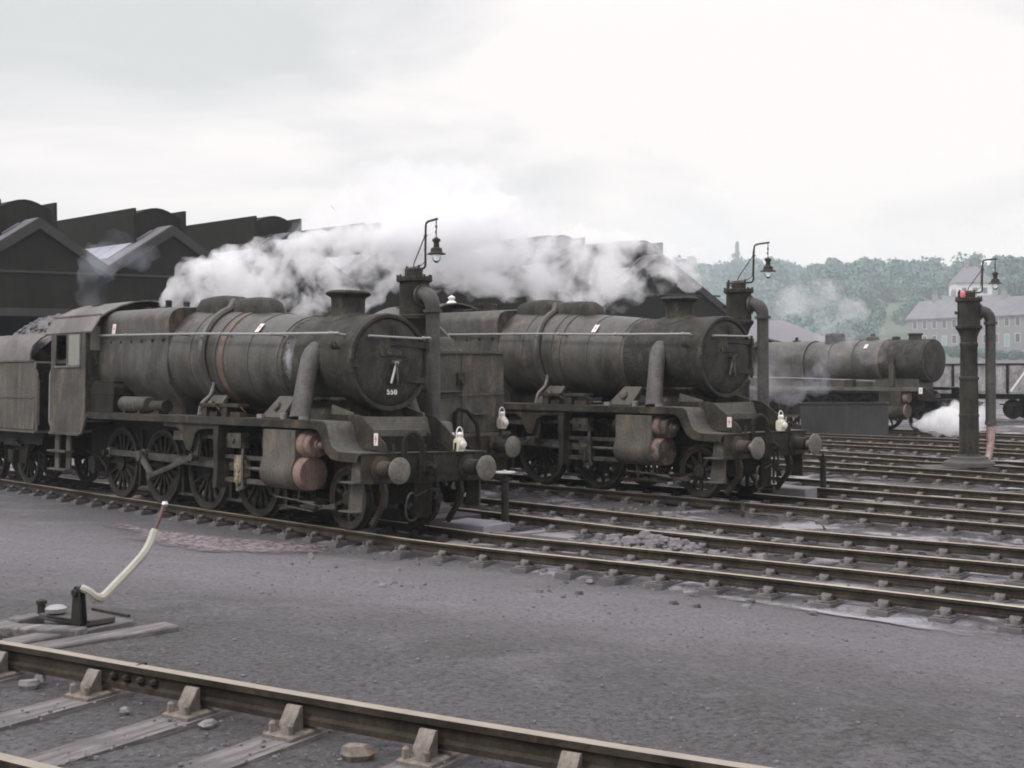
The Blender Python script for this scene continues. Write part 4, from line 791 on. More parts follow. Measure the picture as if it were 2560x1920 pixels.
def track(cen, z, label, pitch=.75, cant=0, off=0, near_only=False, fine=.4, skip=None, fg=False):
    P = smooth_line([Vector((*c,0)) for c in cen], 10); tot = [0]
    for a, b_ in zip(P[:-1], P[1:]): tot.append(tot[-1]+(b_-a).length)
    def pos(s):
        for i in range(len(P)-1):
            if s <= tot[i+1] or i == len(P)-2:
                t = (s-tot[i])/(tot[i+1]-tot[i]); return P[i].lerp(P[i+1], t), (P[i+1]-P[i]).normalized()
    zf = z if callable(z) else (lambda p: z)
    T = empty('railway_track', place(*pos(tot[-1]/2)[0][:2], 0)); tag(T, label, 'railway track', 'railway tracks of the yard'); O = Vector((T.matrix_world.translation.x,T.matrix_world.translation.y,0))
    for s in (1,-1):
        b = MB(); n = int(tot[-1]/fine); secs = []
        for i in range(n+1):
            c, d = pos(tot[-1]*i/n); nn = Vector((-d.y,d.x,0)); q = c+nn*(.7525*s)-O; zz = zf(c)+cant*.7525*s
            secs.append([q+nn*u+Vector((0,0,zz+v)) for u,v in RSEC])
        b.loft(secs); m_ = len(RSEC); b.m = [1 if (f % m_) == m_-1 and f < n*m_ else 0 for f in range(len(b.f))]
        b.build('rail', [M['rail'], M['dullrail'] if fg else M['railtop']], T, angle=30)
    k = 0; s = off; rnd = random.Random(len(label))
    while s < tot[-1]:
        c, d = pos(s); a = math.atan2(d.y,d.x)+rnd.uniform(-.02,.02)
        if not (skip and skip(c)):
            Mx = Matrix.Translation(c-O+Vector((0,0,zf(c)+rnd.uniform(-.006,.004)))) @ Matrix.Rotation(a, 4, 'Z') @ Matrix.Rotation(cant, 4, 'X')
            o = bpy.data.objects.new('sleeper', SLP if fg else SLY); COL.objects.link(o); o.parent = T; o.matrix_local = Mx
            for sd in (1,-1):
                h = bpy.data.objects.new('rail_chair', CH if fg else CHY); COL.objects.link(h); h.parent = o; h.location = (0,.7525*sd,0)
        s += pitch*(rnd.uniform(.93,1.07)); k += 1
    return T
for cen_, z_, lab_, kw_ in TRACKS: track(cen_, z_, lab_, **kw_)
FGC = [(-7.4,9.55),(-5.6,8.55),(-3.65,7.42),(-2.52,6.70),(-1.19,5.85),(-.02,5.14),(.65,4.75),(3,3.4)]
track(FGC, .80, 'foreground track with a bolted rail joint at the lower left', pitch=.80, off=.35, fine=.25, fg=True)
# ------------------------------------------------------------------ rail joint with fishplate: part of the foreground track
FT = [o for o in COL.objects if o.get('label','').startswith('foreground track')][0]; O = FT.matrix_world.translation
j = Vector((-2.15,7.40,.8)); jd = Vector((.835,-.55,0)).normalized(); jn = Vector((-jd.y,jd.x,0))
b = MB(); c = j-O-jn*.03; b.bar(c-jd*.23+Vector((0,0,-.075)), c+jd*.23+Vector((0,0,-.075)), .03, .07)
for k in (-.17,-.06,.06,.17): b.lathe([(.024,0),(.024,.03),(.012,.045)], c+jd*k-jn*.012+Vector((0,0,-.075)), -jn, 6)
b.build('fishplate', M['rail'], FT)
b = MB(); c = j-O; b.bar(c-jd*.006+Vector((0,0,-.018)), c+jd*.006+Vector((0,0,-.018)), .076, .04); b.build('joint_gap', M['void'], FT)
# ------------------------------------------------------------------ point lever
PL = empty('point_lever', place(-3.2,9.2,.605,R(-33))); tag(PL, 'white cranked hand lever on a timber base beside the foreground track', 'point lever')
IM = PL.matrix_world.inverted()
G_ = lambda px,py,z: IM @ at(px,py,z)
def timber(p, q, w, h, ztop, name='long_timber'):
    b = MB(); p = G_(*p, ztop); q = G_(*q, ztop); p.z -= h/2; q.z -= h/2; b.bar(p, q, w, h); b.build(name, M['wood'], PL, .012)
timber((20,1602),(318,1546),.20,.14,.635); timber((70,1618),(432,1558),.22,.14,.630); timber((-160,1600),(70,1540),.20,.14,.63)
timber((8,1562),(206,1570),.16,.12,.665,'cross_timber'); timber((30,1546),(100,1534),.14,.10,.65,'cross_timber')
b = MB(); P = [G_(px,py,.60) for px,py in ((-20,1572),(120,1572),(96,1590),(-20,1600))]; b.add([(p.x,p.y,p.z+.0) for p in P]+[(p.x,p.y,p.z-.1) for p in P], [(0,1,2,3),(7,6,5,4),(0,4,5,1),(1,5,6,2),(2,6,7,3),(3,7,4,0)]); b.build('pit_shade_slab', M['void'], PL)  # near-black slab paints the shadow in the pit between the timbers
b = MB(); P = [G_(px,py,.685) for px,py in ((96,1533),(214,1553),(290,1541),(170,1521))]; b.add([(p.x,p.y,p.z) for p in P]+[(p.x,p.y,p.z-.045) for p in P], [(0,1,2,3),(7,6,5,4),(0,4,5,1),(1,5,6,2),(2,6,7,3),(3,7,4,0)]); b.build('base_plate', M['basestone'], PL, .008)
b = MB(); b.bar(G_(121,1541,.688), G_(220,1556,.688), .03, .012); b.build('plate_slot', M['void'], PL)
b = MB(); c_ = G_(140,1530,.70); b.lathe([(.075,0),(.08,.03),(.05,.05),(.005,.055)], c_, (0,0,1), 14); b.build('counterweight', M['handrail'], PL)
b = MB(); c_ = G_(104,1534,.67); b.lathe([(.03,0),(.03,.07),(.04,.075),(.04,.10),(.01,.11)], c_, (0,0,1), 10); b.build('adjuster_post', M['iron'], PL)
b = MB(); c_ = IM @ atd(197,1480,9.22); g0 = G_(188,1531,.685).z
for dy in (-.03,.016):
    b.prism([(c_.x-.06,g0-.01),(c_.x+.06,g0-.01),(c_.x+.035,c_.z+.02),(c_.x+.015,c_.z+.05),(c_.x-.02,c_.z+.04),(c_.x-.035,c_.z-.02)], 'y', c_.y+dy, c_.y+dy+.014)
b.cyl((c_.x,c_.y-.05,c_.z),(c_.x,c_.y+.05,c_.z),.028,10); b.build('lever_bracket', M['void2'], PL, .004)
W = lambda px,py,D: IM @ atd(px,py,D)
b = MB(); b.tube(smooth_line([W(203,1470,9.22),W(222,1478,9.22),W(243,1493,9.24),W(258,1492,9.28),W(285,1465,9.36),W(325,1424,9.48),W(360,1384,9.58),W(378,1352,9.64),W(387,1324,9.68)], 4), [.029]*8+[.034]*24+[.028], 8); b.build('lever', M['lever'], PL)
b = MB(); b.tube([W(387,1325,9.68),W(398,1298,9.72),W(410,1264,9.78)], [.014,.015,.017], 8); b.build('lever_handle', M['brownpaint'], PL)
b = MB(); b.lathe([(.018,-.02),(.028,0),(.018,.02)], W(412,1260,9.78), (0,0,1), 10); b.build('lever_knob', M['bright'], PL)
b = MB(); b.bar(G_(232,1522,.66), G_(322,1540,.64), .03, .02); b.build('lever_rod', M['iron'], PL)
# ------------------------------------------------------------------ water columns
def make_column():
    Wc = empty('water_column')
    b = MB(); b.lathe([(.30,.30),(.30,.36),(.245,.40),(.235,.5),(.228,1.3),(.24,1.31),(.24,1.36),(.225,1.37),(.215,2.2),(.235,2.21),(.235,2.27),(.205,2.29),(.20,3.0),(.215,3.02),(.215,3.10),(.195,3.12),(.20,3.25),(.24,3.36),(.29,3.44)], n=28); b.build('column_shaft', M['iron'], Wc)
    b = MB(); b.box(-1.15,1.15,-.55,.55,-.1,.10); b.lathe([(.62,.10),(.60,.20),(.46,.26),(.44,.33),(.38,.35)], n=24); bs = b.build('column_base', M['basestone'], Wc, .01)
    b = MB(); b.lathe([(.29,3.44),(.315,3.46),(.315,3.52),(.27,3.54),(.268,3.6),(.262,4.08),(.27,4.10),(.315,4.12),(.315,4.19),(.30,4.20),(.15,4.205),(.15,4.33),(.11,4.36),(.02,4.36)], n=32)
    for k in range(12): b.lathe([(.02,0),(.02,.04)], (.295*cos(k*pi/6),.295*sin(k*pi/6),4.19), (0,0,1), 6)
    b.lathe([(.035,.0),(.035,.10),(.05,.11)], (-.22,0,3.84), (-1,0,0), 8); hd = b.build('valve_head', M['iron'], Wc)
    b = MB(); pts = [(.20,0,3.86),(.30,0,3.87)]+[(.30+.23*sin(R(a)),0,3.64+.23*cos(R(a))) for a in (0,18,36,54,72,90)]+[(.53,0,3.60)]
    b.tube(pts, [.15,.15]+[.145,.14,.14,.135,.13,.125]+[.122], 18); b.lathe([(.20,0),(.20,.05)], (.235,0,3.86), (1,0,0), 20); b.lathe([(.165,0),(.165,.05)], (.53,0,3.56), (0,0,1), 18); b.build('outlet_elbow', M['pipeiron'], Wc, angle=60)
    b = MB(); b.lathe([(.122,-2.45),(.122,0),(.13,.0)], (.53,0,3.57), (0,0,1), 18); b.lathe([(.135,0),(.135,.1)], (.53,0,1.1), (0,0,1), 18); b.build('drop_pipe', M['pipeiron'], Wc)
    b = MB(); b.tube(smooth_line([(.53,0,1.14),(.53,0,.85),(.50,-.03,.55),(.44,-.08,.32),(.28,-.18,.16),(.14,-.25,.12)], 4), [.10]*6+[.085]*6+[.08]*5+[.10]*4, 12); b.build('delivery_hose', M['bag'], Wc)
    b = MB(); b.tube([(-.25,0,4.33),(.26,0,4.33)]+[(.26+.07*sin(R(a)),0,4.40-.07*cos(R(a))) for a in (30,60,90)]+[(.33,0,4.6),(.345,0,5.02)]+[(.345+.08*(1-cos(R(a))),0,5.05+.08*sin(R(a))) for a in (20,50,90)]+[(.68,0,5.15)], .020, 8)
    for x in (-.22,.14): b.tube([(x,0,4.18),(x,0,4.40)], .022, 8)
    b.tube([(-.24,0,4.18),(-.24,0,4.36)], .03, 8); b.tube([(-.24,0,4.30),(.05,0,4.20)], .012, 6); b.tube([(-.02,.0,4.38),(0,0,4.45),(.33,0,4.90)], .010, 6); b.tube(smooth_line([(-.18,.02,4.37),(.1,.02,4.38),(.24,.02,4.42),(.30,.02,4.52),(.315,.02,5.0)], 4), .008, 6); b.box(.31,.38,-.02,.02,4.88,4.90); b.build('lamp_bracket', M['iron'], Wc)
    b = MB(); b.tube([(.65,0,5.15),(.65,0,4.82)], .010, 6); b.lathe([(.02,-.02),(.02,.02)], (.65,0,5.02), (0,0,1), 8); b.lathe([(.012,-.02),(.02,0),(.012,.02)], (.64,0,4.93), (0,0,1), 8)
    b.lathe([(.02,.20),(.045,.18),(.07,.165),(.075,.13),(.05,.12),(.05,.03),(.085,.015),(.10,.0),(.10,-.04),(.11,-.06),(.165,-.085),(.165,-.095),(.09,-.095)], (.65,0,4.64), (0,0,1), 18); lp = b.build('gas_lamp', M['iron'], Wc)
    b = MB(); b.lathe([(.075,-.09),(.08,-.13),(.065,-.19),(.035,-.23),(.004,-.245)], (.65,0,4.64), (0,0,1), 16); b.build('lamp_globe', M['glass'], lp)
    return Wc
WC = make_column(); tag(WC, 'water column with a bent swan pipe right beside the nearest engine\'s smokebox', 'water column', 'water columns with gas lamps')
W2 = copy_tree(WC); W3 = copy_tree(WC)
W2['label'] = 'water column with lamp close behind the second engine\'s smokebox'; W3['label'] = 'free standing water column at the right, full height in view, with leather hose'
p1 = atd(1036,697.4,23.15); WC.matrix_world = place(p1.x,p1.y,-.17,R(-50),.98*(p1.z+.17)/4.08)
p2 = atd(1846.5,727.4,28.5); W2.matrix_world = place(p2.x,p2.y,-.17,R(-30),(p2.z+.17)/4.16)
p3 = atd(2421.7,749.3,32.6); W3.matrix_world = place(p3.x,p3.y,-.17,0,(p3.z+.17)/4.16)
for o in W3.children:
    if o.name.startswith('column_base'): pass
b = MB(); b.lathe([(.045,0),(.06,.03),(.06,.13),(.03,.16)], (-.22,-.22,4.20), (0,0,1), 12); o = b.build('red_lamp', M['pinkglass'], W3); o['label'] = 'small red lamp on top'
# column 1 drain pipe, rust coloured
b = MB(); b.tube([(-.38,.10,4.36),(-.38,.10,2.9)], .025, 8); o = b.build('rusty_pipe', M['rustband'], WC)
# ------------------------------------------------------------------ valve posts
def valve_post(x, y, h, label, wheel_mat):
    V = empty('valve_post', place(x,y,gz(x,y)-.02)); tag(V, label, 'valve post', 'hydrant valve posts between the tracks')
    b = MB(); b.lathe([(.13,0),(.13,.04),(.065,.06),(.062,h-.16),(.09,h-.14),(.09,h-.10),(.05,h-.09),(.022,h-.08),(.022,h+.03)], n=18); b.build('post', M['iron'], V)
    b = MB(); b.lathe([(.155,-.012),(.175,-.01),(.178,.0),(.175,.012),(.155,.012),(.155,-.012)], (0,0,h), (0,0,1), 28, cap=False); b.lathe([(.16,-.004),(.16,.004)], (0,0,h), (0,0,1), 24)
    b.lathe([(.03,-.02),(.03,.035)], (0,0,h), (0,0,1), 10); b.build('handwheel', M[wheel_mat], V); return V
q = gat(1263,1331); valve_post(q.x,q.y,1.03,'valve post with a bright handwheel beside the nearest engine\'s buffer','sill')
q = gat(2058,1243); valve_post(q.x,q.y,.92,'dark valve post right of the second engine\'s far buffer','iron')
# ------------------------------------------------------------------ slabs, heap, rod, stones
def slab_block(x, y, rz, lx, ly, h, label, mat='stone', z=None):
    b = MB(); b.box(-lx/2,lx/2,-ly/2,ly/2,-.1,h); o = b.build('stone_block', M[mat], None, .025); o.matrix_world = place(x,y,gz(x,y) if z is None else z,rz); tag(o, label, 'stone block', 'stone blocks lying between the tracks')
slab_block(-.62,21.55,R(-38),.95,.7,.22,'low stone block in front of the nearest engine\'s far buffer','concrete')
slab_block(5.75,26.15,R(-40),.75,.5,.28,'low stone block in front of the second engine')
b = MB(); b.prism([(-.75,-.35),(.55,-.55),(.75,.25),(-.35,.45)], 'z', -.05, .03); o = b.build('concrete_slab', M['concrete'], None, .01); o.matrix_world = place(-.42,20.55,gz(-.42,20.55)); tag(o, 'pale broken concrete slab at the foot of the first valve post', 'concrete slab')
b = MB(); b.lathe([(.52,-.02),(.52,.06),(.46,.07),(.44,.03)], n=30, cap=False); o = b.build('drain_surround', M['stone']); q = at(1290,1322,-.18); o.matrix_world = place(q.x,q.y,gz(q.x,q.y)); tag(o, 'round kerb of a drain right behind the first valve post', 'drain')
b = MB(); b.box(-.55,.55,-.3,.3,-.03,.035); o = b.build('drain_cover', M['stone'], None, .01); q = at(1380,1328,-.18); o.matrix_world = place(q.x,q.y,gz(q.x,q.y),R(-38)); tag(o, 'flat iron grey drain cover between first valve post and clinker heap', 'drain cover')
rnd = random.Random(5); spots = []
hc = at(1640,1362,-.17); hd = Vector((.66,-.75,0)); hn = Vector((.75,.66,0))
for _ in range(330):
    u = rnd.gauss(0,.62); v = rnd.gauss(0,.30); k = math.exp(-(u/.75)**2-(v/.42)**2); p = hc+hd*u+hn*v; r = rnd.choice((.03,.045,.06,.08,.11))*rnd.uniform(.7,1.25); spots.append(((p.x,p.y,gz(p.x,p.y)+k*.17*rnd.random()+r*.3), r))
tag(lumps('clinker_heap', M['clinker'], spots, 4), 'heap of clinker and broken ash lumps between the first two tracks', 'clinker', kind='stuff')
b = MB(); A = [at(1853,1268,.03), at(1858,1256,.0)]; q0 = at(1857,1282,-.17); b.tube([(q0.x,q0.y,-.3),(q0.x,q0.y,.02)], .035, 8); P = [(q0.x,q0.y,-.05),at(1866,1281,-.055),at(1920,1287,-.08),at(1990,1296,-.08),at(2035,1302,-.06),at(2055,1312,-.08),at(2062,1324,-.16)]
b.tube(smooth_line(P, 4), .013, 6); tag(b.build('bent_rod', M['rod']), 'thin bent iron rod lying from a short stub, between second and third tracks', 'iron rod')
for i,(px,py,r,lab) in enumerate(((2315,1314,.10,'pale flat stone outside the third track'),(2545,1350,.11,'white stone at the right edge outside the third track'),(1993,1378,.06,'small pale stone outside the second track'),(1948,1378,.07,'grey stone left of a small pale one outside the second track'),(1870,1329,.08,'pale stone between the rails of the second track'))):
    q = at(px,py,-.17); o = lumps('stone', M['stone'], [((0,0,r*.2),r)], 20+i); o.matrix_world = place(q.x,q.y,gz(q.x,q.y)); tag(o, lab, 'stone', 'loose stones between the tracks')
for i,(px,py,r,lab) in enumerate(((72,1700,.07,'broken stone beside the leftmost foreground rail chair'),(100,1690,.06,'flat pale stone behind a broken one by the leftmost chair'),(310,1760,.05,'rounded stone under the bolted rail joint'),(890,1870,.09,'brownish broken stone between two foreground sleepers'),(520,1790,.055,'jagged stone right of the bolted joint\'s chair'))):
    q = at(px,py,.64); o = lumps('stone', M['chair'] if i == 3 else M['stone'], [((0,0,r*.3),r)], 40+i); o.matrix_world = place(q.x,q.y,gz(q.x,q.y)+.005); tag(o, lab, 'stone', 'loose stones by the foreground rail')
rnd = random.Random(9); spots = []
while len(spots) < 2600:
    x = rnd.uniform(-6,6); y = rnd.uniform(4.2,16)
    if rnd.random() > 9/(y*y*.35+4): continue
    r = rnd.choice((.005,.006,.008,.008,.010,.012,.018)) * (1 if y < 9 else 1.2); spots.append(((x,y,gz(x,y)+r*.2), r))
M['cinder'] = flat('loose_cinders', (.14,.132,.135), .9, .5, 12)
for _ in range(900):                    # cinders kicked on to the foreground sleepers
    u = rnd.uniform(-4.6,2.2); w_ = rnd.uniform(-1.5,1.5); q = Vector((-2.0,6.3))+Vector((.835,-.55))*u+Vector((.55,.835))*w_; r = rnd.choice((.006,.008,.01,.014)); spots.append(((q.x,q.y,.612+r*.4), r))
tag(lumps('gravel', M['cinder'], spots, 8), 'small cinders scattered over the foreground', 'gravel', kind='stuff')
rnd = random.Random(31); sp = {0: [], 1: []}
for _ in range(1500):
    x = rnd.uniform(-3,16); y = rnd.uniform(14,44); p = Vector((x,y))
    if gz0(x,y) > .1: continue
    r = rnd.choice((.02,.03,.03,.04,.05,.07))*rnd.uniform(.7,1.3)*(1 if y < 24 else 1.35); sp[0 if rnd.random() < .55 else 1].append(((x,y,gz(x,y)+r*.15), r))
tag(lumps('ash_lumps', M['clinker'], sp[0], 32), 'lumps of pale ash and clinker strewn between the yard tracks', 'clinker', kind='stuff')
tag(lumps('coal_lumps', M['coal'], sp[1], 33), 'dark bits of coal strewn between the yard tracks', 'coal', kind='stuff')
# ------------------------------------------------------------------ steel bin, wagons, yard lamp
BN = empty('steel_bin', place(12.6,48.8,-.17,R(-13))); tag(BN, 'low dark rectangular steel bin in front of the hazy engine', 'steel bin')
b = MB(); 
for (x0,x1,y0,y1) in ((-1.6,1.6,-.5,-.46),(-1.6,1.6,.46,.5),(-1.6,-1.56,-.46,.46),(1.56,1.6,-.46,.46)): b.box(x0,x1,y0,y1,0,1.24)
b.box(-1.56,1.56,-.46,.46,.0,.9); b.build('bin_body', M['tank'], BN, .008)
b = MB(); b.box(-1.64,1.64,-.54,-.46,1.242,1.28); b.box(-1.64,1.64,.46,.54,1.242,1.28); b.box(-1.64,-1.56,-.455,.455,1.242,1.28); b.box(1.56,1.64,-.455,.455,1.242,1.28); b.build('bin_rim', M['tank'], BN)
def make_wagon(label):
    Wg = empty('mineral_wagon'); tag(Wg, label, 'mineral wagon', 'open mineral wagons beyond the yard')
    b = MB()
    for s in (-1,1): b.box(-2.6,2.6,min(1.18*s,1.22*s),max(1.18*s,1.22*s),1.25,2.55); b.box(min(2.56*s,2.6*s),max(2.56*s,2.6*s),-1.18,1.18,1.25,2.55)
    b.box(-2.6,2.6,-1.2,1.2,1.18,1.25); b.build('wagon_body', M['wagon'], Wg)
    b = MB()
    for s in (-1,1): b.box(-2.66,2.66,min(1.17*s,1.27*s),max(1.17*s,1.27*s),2.55,2.62)
    for s in (-1,1): b.box(min(2.57*s,2.66*s),max(2.57*s,2.66*s),-1.16,1.16,2.55,2.62)
    b.build('top_rail', M['frame'], Wg)
    for x in (-2.5,-1.35,-.6,.6,1.35,2.5):
        for s in (-1,1): b = MB(); b.box(x-.05,x+.05,min(1.222*s,1.30*s),max(1.222*s,1.30*s),1.2,2.548); b.build('side_stanchion', M['frame'], Wg)
    for s in (-1,1):
        b = MB(); b.box(-.55,.55,min(1.222*s,1.25*s),max(1.222*s,1.25*s),1.3,2.1); b.build('side_door', M['wagon'], Wg)
        b = MB(); b.bar((1.5,1.235*s,1.3),(2.35,1.235*s,2.45),.012,.10); b.build('white_stripe', M['white'], Wg)
    b = MB(); b.box(-2.7,2.7,-.95,-.85,.92,1.18); b.box(-2.7,2.7,.85,.95,.92,1.18); b.box(-2.75,-2.70,-1.2,1.2,.9,1.2); b.box(2.70,2.75,-1.2,1.2,.9,1.2); b.build('underframe', M['frame'], Wg)
    for x in (-1.35,1.35):
        for s in (-1,1):
            b = MB(); b.lathe([(.40,-.06),(.48,-.06),(.45,.05),(.38,.05),(.34,.0),(.1,.02),(.08,.08)], (x,.72*s,.455), (0,s,0), 24); b.box(x-.12,x+.12,min(.85*s,1.0*s),max(.85*s,1.0*s),.36,.6); b.bar((x-.5,.92*s,.68),(x+.5,.92*s,.68),.08,.08); b.build('wagon_wheel', M['frame'], Wg)
    for sx in (-1,1):
        for s in (-1,1): b = MB(); b.lathe([(.12,0),(.09,.05),(.08,.3),(.18,.36),(.18,.4)], (2.75*sx,.87*s,1.03), (sx,0,0), 14); b.build('buffer', M['frame'], Wg)
    return Wg
G0 = Vector((23.2,62.2)); gd = Vector((cos(R(-45)),sin(R(-45))))
W_ = make_wagon('pale grey open mineral wagon with white stripe, seen beside the right water column\'s pipe')
W_.matrix_world = place(G0.x,G0.y,-.05,R(-45)); wb = copy_tree(W_); wc = copy_tree(W_)
wb['label'] = 'pale mineral wagon mostly hidden behind the hazy engine\'s smokebox'; wc['label'] = 'pale mineral wagon at the right edge, cut by the picture'
q = G0-gd*6.4; wb.matrix_world = place(q.x,q.y,-.05,R(-45)); q = G0+gd*6.4; wc.matrix_world = place(q.x,q.y,-.05,R(-45))
q = atd(1129,752,38); YL = empty('yard_lamp', place(q.x,q.y,-.17)); tag(YL, 'small white enamel yard lamp above the second engine\'s firebox', 'yard lamp')
b = MB(); b.lathe([(.07,0),(.05,.3),(.04,q.z+.0)], n=10); b.build('lamp_post', M['iron'], YL)
b = MB(); b.lathe([(.20,0),(.19,.05),(.12,.15),(.07,.18),(.11,.24),(.11,.27),(.02,.33)], (0,0,q.z+.0), (0,0,1), 16); b.build('lamp_shade', M['white'], YL)
# ------------------------------------------------------------------ engine shed
SH = empty('engine_shed'); tag(SH, 'long dark multi-gabled engine shed with raised smoke vents along its ridges', 'engine shed')
S0 = Vector((-20.9,57,0)); sd = Vector((sin(R(55.5)),cos(R(55.5)),0)); rd = Vector((-cos(R(43)),sin(R(43)),0)); GW = 6.05; ZA, ZV, ZL = 9.25, 7.22, 5.3; DEP = 34
def SP(k, z, back=0): p = S0+sd*(GW*k)+rd*back; return (p.x,p.y,z)
fr = -Vector((sd.y,-sd.x,0)) ; fr = fr if fr.y < 0 else -fr
K0, K1 = -2, 6
for k in range(K0, K1+1):
    r_ = k+.5 if k < K1 else k+.9; zr_ = ZV if k < K1 else 6.1
    b = MB()      # gable boarding
    b.loft([[Vector(SP(k-.5,ZL,d)),Vector(SP(r_,ZL,d)),Vector(SP(r_,zr_-.05,d)),Vector(SP(k,ZA-.05,d)),Vector(SP(k-.5,ZV-.05,d))] for d in (0,.25)]); b.build('gable', M['board'], SH)
    b = MB()
    for ka,za,kb,zb in ((k,ZA,k-.5,ZV),(k,ZA,r_,zr_)):
        P0, P1 = Vector(SP(ka,za)), Vector(SP(kb,zb)); b.loft([[P+fr*o_+Vector((0,0,h)) for o_,h in ((.02,-.42),(.20,-.42),(.20,.06),(.02,.06))] for P in (P0,P1)])
    b.build('bargeboard', M['barge'], SH)
    for sgn,kb,zb in ((-1,k-.5,ZV),(1,r_,zr_)):
        b = MB(); b.loft([[Vector(SP(k,ZA,d))+Vector((0,0,h)), Vector(SP(kb,zb,d))+Vector((0,0,h))][::1]+[Vector(SP(kb,zb,d))+Vector((0,0,h-.15)),Vector(SP(k,ZA,d))+Vector((0,0,h-.15))] for d,h in ((.05,.08),(DEP,.08))]); o = b.build('roof_slope', M['slate'], SH)
        if sgn == -1:
            b = MB(); f0, f1 = .10, .80
            for q in range(7):
                d0 = 1.2+q*1.3; b.loft([[Vector(SP(k-.5*f,ZA+(ZV-ZA)*f,d))+Vector((0,0,h)) for f,h in ((f0,.1),(f1,.1),(f1,.13),(f0,.13))] for d in (d0,d0+1.2)])
            b.build('glazing', M['glazing'], o)
    # smoke vent
    b = MB(); w = .19; vz = 10.15
    for sg in (-1,1): b.loft([[Vector(SP(k+sg*w,ZA-1.0,d)),Vector(SP(k+sg*(w+.02),ZA-1.0,d)),Vector(SP(k+sg*(w+.02),vz,d)),Vector(SP(k+sg*w,vz,d))] for d in (1.0,DEP-2)])
    b.loft([[Vector(SP(k-w+2*w*i/8,vz-.35+.45*sin(pi*i/8),d)) for i in range(9)]+[Vector(SP(k+w,ZA-.9,d)),Vector(SP(k-w,ZA-.9,d))] for d in (1.3,DEP-2.2)]); b.build('smoke_vent', M['board'], SH)
    if k % 2 == 0 or k in (1,3,5):
        b = MB(); b.loft([[Vector(SP(k+.44+i*.03,0,d)),Vector(SP(k+.56,0,d)),Vector(SP(k+.56,ZL,d)),Vector(SP(k+.44,ZL,d))] for i,d in ((0,.0),(0,.6))]); b.build('pier', M['brick'], SH)
b = MB(); b.loft([[Vector(SP(kk,z))+fr*o_ for z,o_ in ((6.85,.01),(6.95,.01),(6.95,.08),(6.85,.08))] for kk in (K0-.5,K1+.8)]); b.build('string_course', M['barge'], SH)
b = MB(); b.loft([[Vector(SP(kk,z,d)) for z,d in ((ZL-.35,.0),(ZL,.0),(ZL,.5),(ZL-.35,.5))] for kk in (K0-.5,K1+.9)]); b.build('door_lintel', M['barge'], SH)
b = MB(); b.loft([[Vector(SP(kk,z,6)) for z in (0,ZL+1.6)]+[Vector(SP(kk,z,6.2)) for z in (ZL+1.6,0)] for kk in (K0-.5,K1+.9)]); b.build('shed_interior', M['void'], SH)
b = MB(); b.loft([[Vector(SP(K1+.9,z,d)) for z in (0,6.1)]+[Vector(SP(K1+.93,z,d)) for z in (6.1,0)] for d in (0,DEP)]); b.build('side_wall', M['brick'], SH)
# ------------------------------------------------------------------ far buildings
def wall_frame(A, B):
    A = Vector((*A,0)); B = Vector((*B,0)); u = (B-A).normalized(); n = Vector((u.y,-u.x,0)); return A, u, n, (B-A).length
def house(name, A, B, dep, z0, ze, zrg, mwall, mroof, label, cat, wins=(), hip=0, chim=(), group=None):
    a, u, n, L = wall_frame(A, B); H = empty(name); tag(H, label, cat, group)
    def P(s, o, z): return a+u*s-n*o+Vector((0,0,z))
    b = MB(); b.loft([[P(s,0,z0),P(s,dep,z0),P(s,dep,ze)]+([P(s,dep/2,zrg-.1)] if not hip else [])+[P(s,0,ze)] for s in (0,L)]); wl = b.build('wall', mwall, H)
    b = MB()
    for o0,sg in ((-.4,1),(dep+.4,-1)):
        b.loft([[P(s0,o0,ze-.1),P(s1,dep/2,zrg),P(s1,dep/2,zrg-.2),P(s0,o0,ze-.3)] for s0,s1 in ((-.3,hip-.0 if hip else -.3),(L+.3,L-hip if hip else L+.3))])
    if hip:
        for s0,s1 in ((-.3,hip),(L+.3,L-hip)): b.add([P(s0,-.4,ze-.1),P(s0,dep+.4,ze-.1),P(s1,dep/2,zrg)], [(0,1,2)])
    rf = b.build('roof', mroof, H)
    for s in chim: 
        b = MB(); c = P(s,dep/2,zrg-.6); b.box(c.x-.4,c.x+.4,c.y-.4,c.y+.4,c.z,c.z+1.6); b.box(c.x-.3,c.x-.1,c.y-.2,c.y+.0,c.z+1.6,c.z+2); b.box(c.x+.1,c.x+.3,c.y-.2,c.y+.0,c.z+1.6,c.z+2); b.build('chimney_stack', M['brick'], rf)
    for s,z,w,h,kind in wins:
        b = MB(); b.loft([[P(s+x,-.06,z+y) for x,y in ((-w/2-.12,-.12),(w/2+.12,-.12),(w/2+.12,h+.12),(-w/2-.12,h+.12))],[P(s+x,.1,z+y) for x,y in ((-w/2-.12,-.12),(w/2+.12,-.12),(w/2+.12,h+.12),(-w/2-.12,h+.12))]]); o = b.build('door' if kind == 'd' else 'window', M['sill'], H)
        b = MB(); b.loft([[P(s+x,-.09,z+y) for x,y in ((-w/2,0),(w/2,0),(w/2,h),(-w/2,h))],[P(s+x,.0,z+y) for x,y in ((-w/2,0),(w/2,0),(w/2,h),(-w/2,h))]]); b.build('door_panel' if kind == 'd' else 'pane', M['door'] if kind == 'd' else M['pane'], o)
    return H
wn = [(1.6+2.05*i,9.2,.75,1.35,'w') for i in range(13)]+[(1.6+2.05*i,6.4 if i % 3 else 5.7,.8,1.4 if i % 3 else 2.0,'w' if i % 3 else 'd') for i in range(13)]
house('terrace_row', (72.7,236), (93.0,209), 8, 4.2, 11.1, 14.4, M['brick'], M['slate'], 'long sooty stone terrace with slate roof behind the right water column', 'terrace', wn, chim=(3,10,17,24,31))
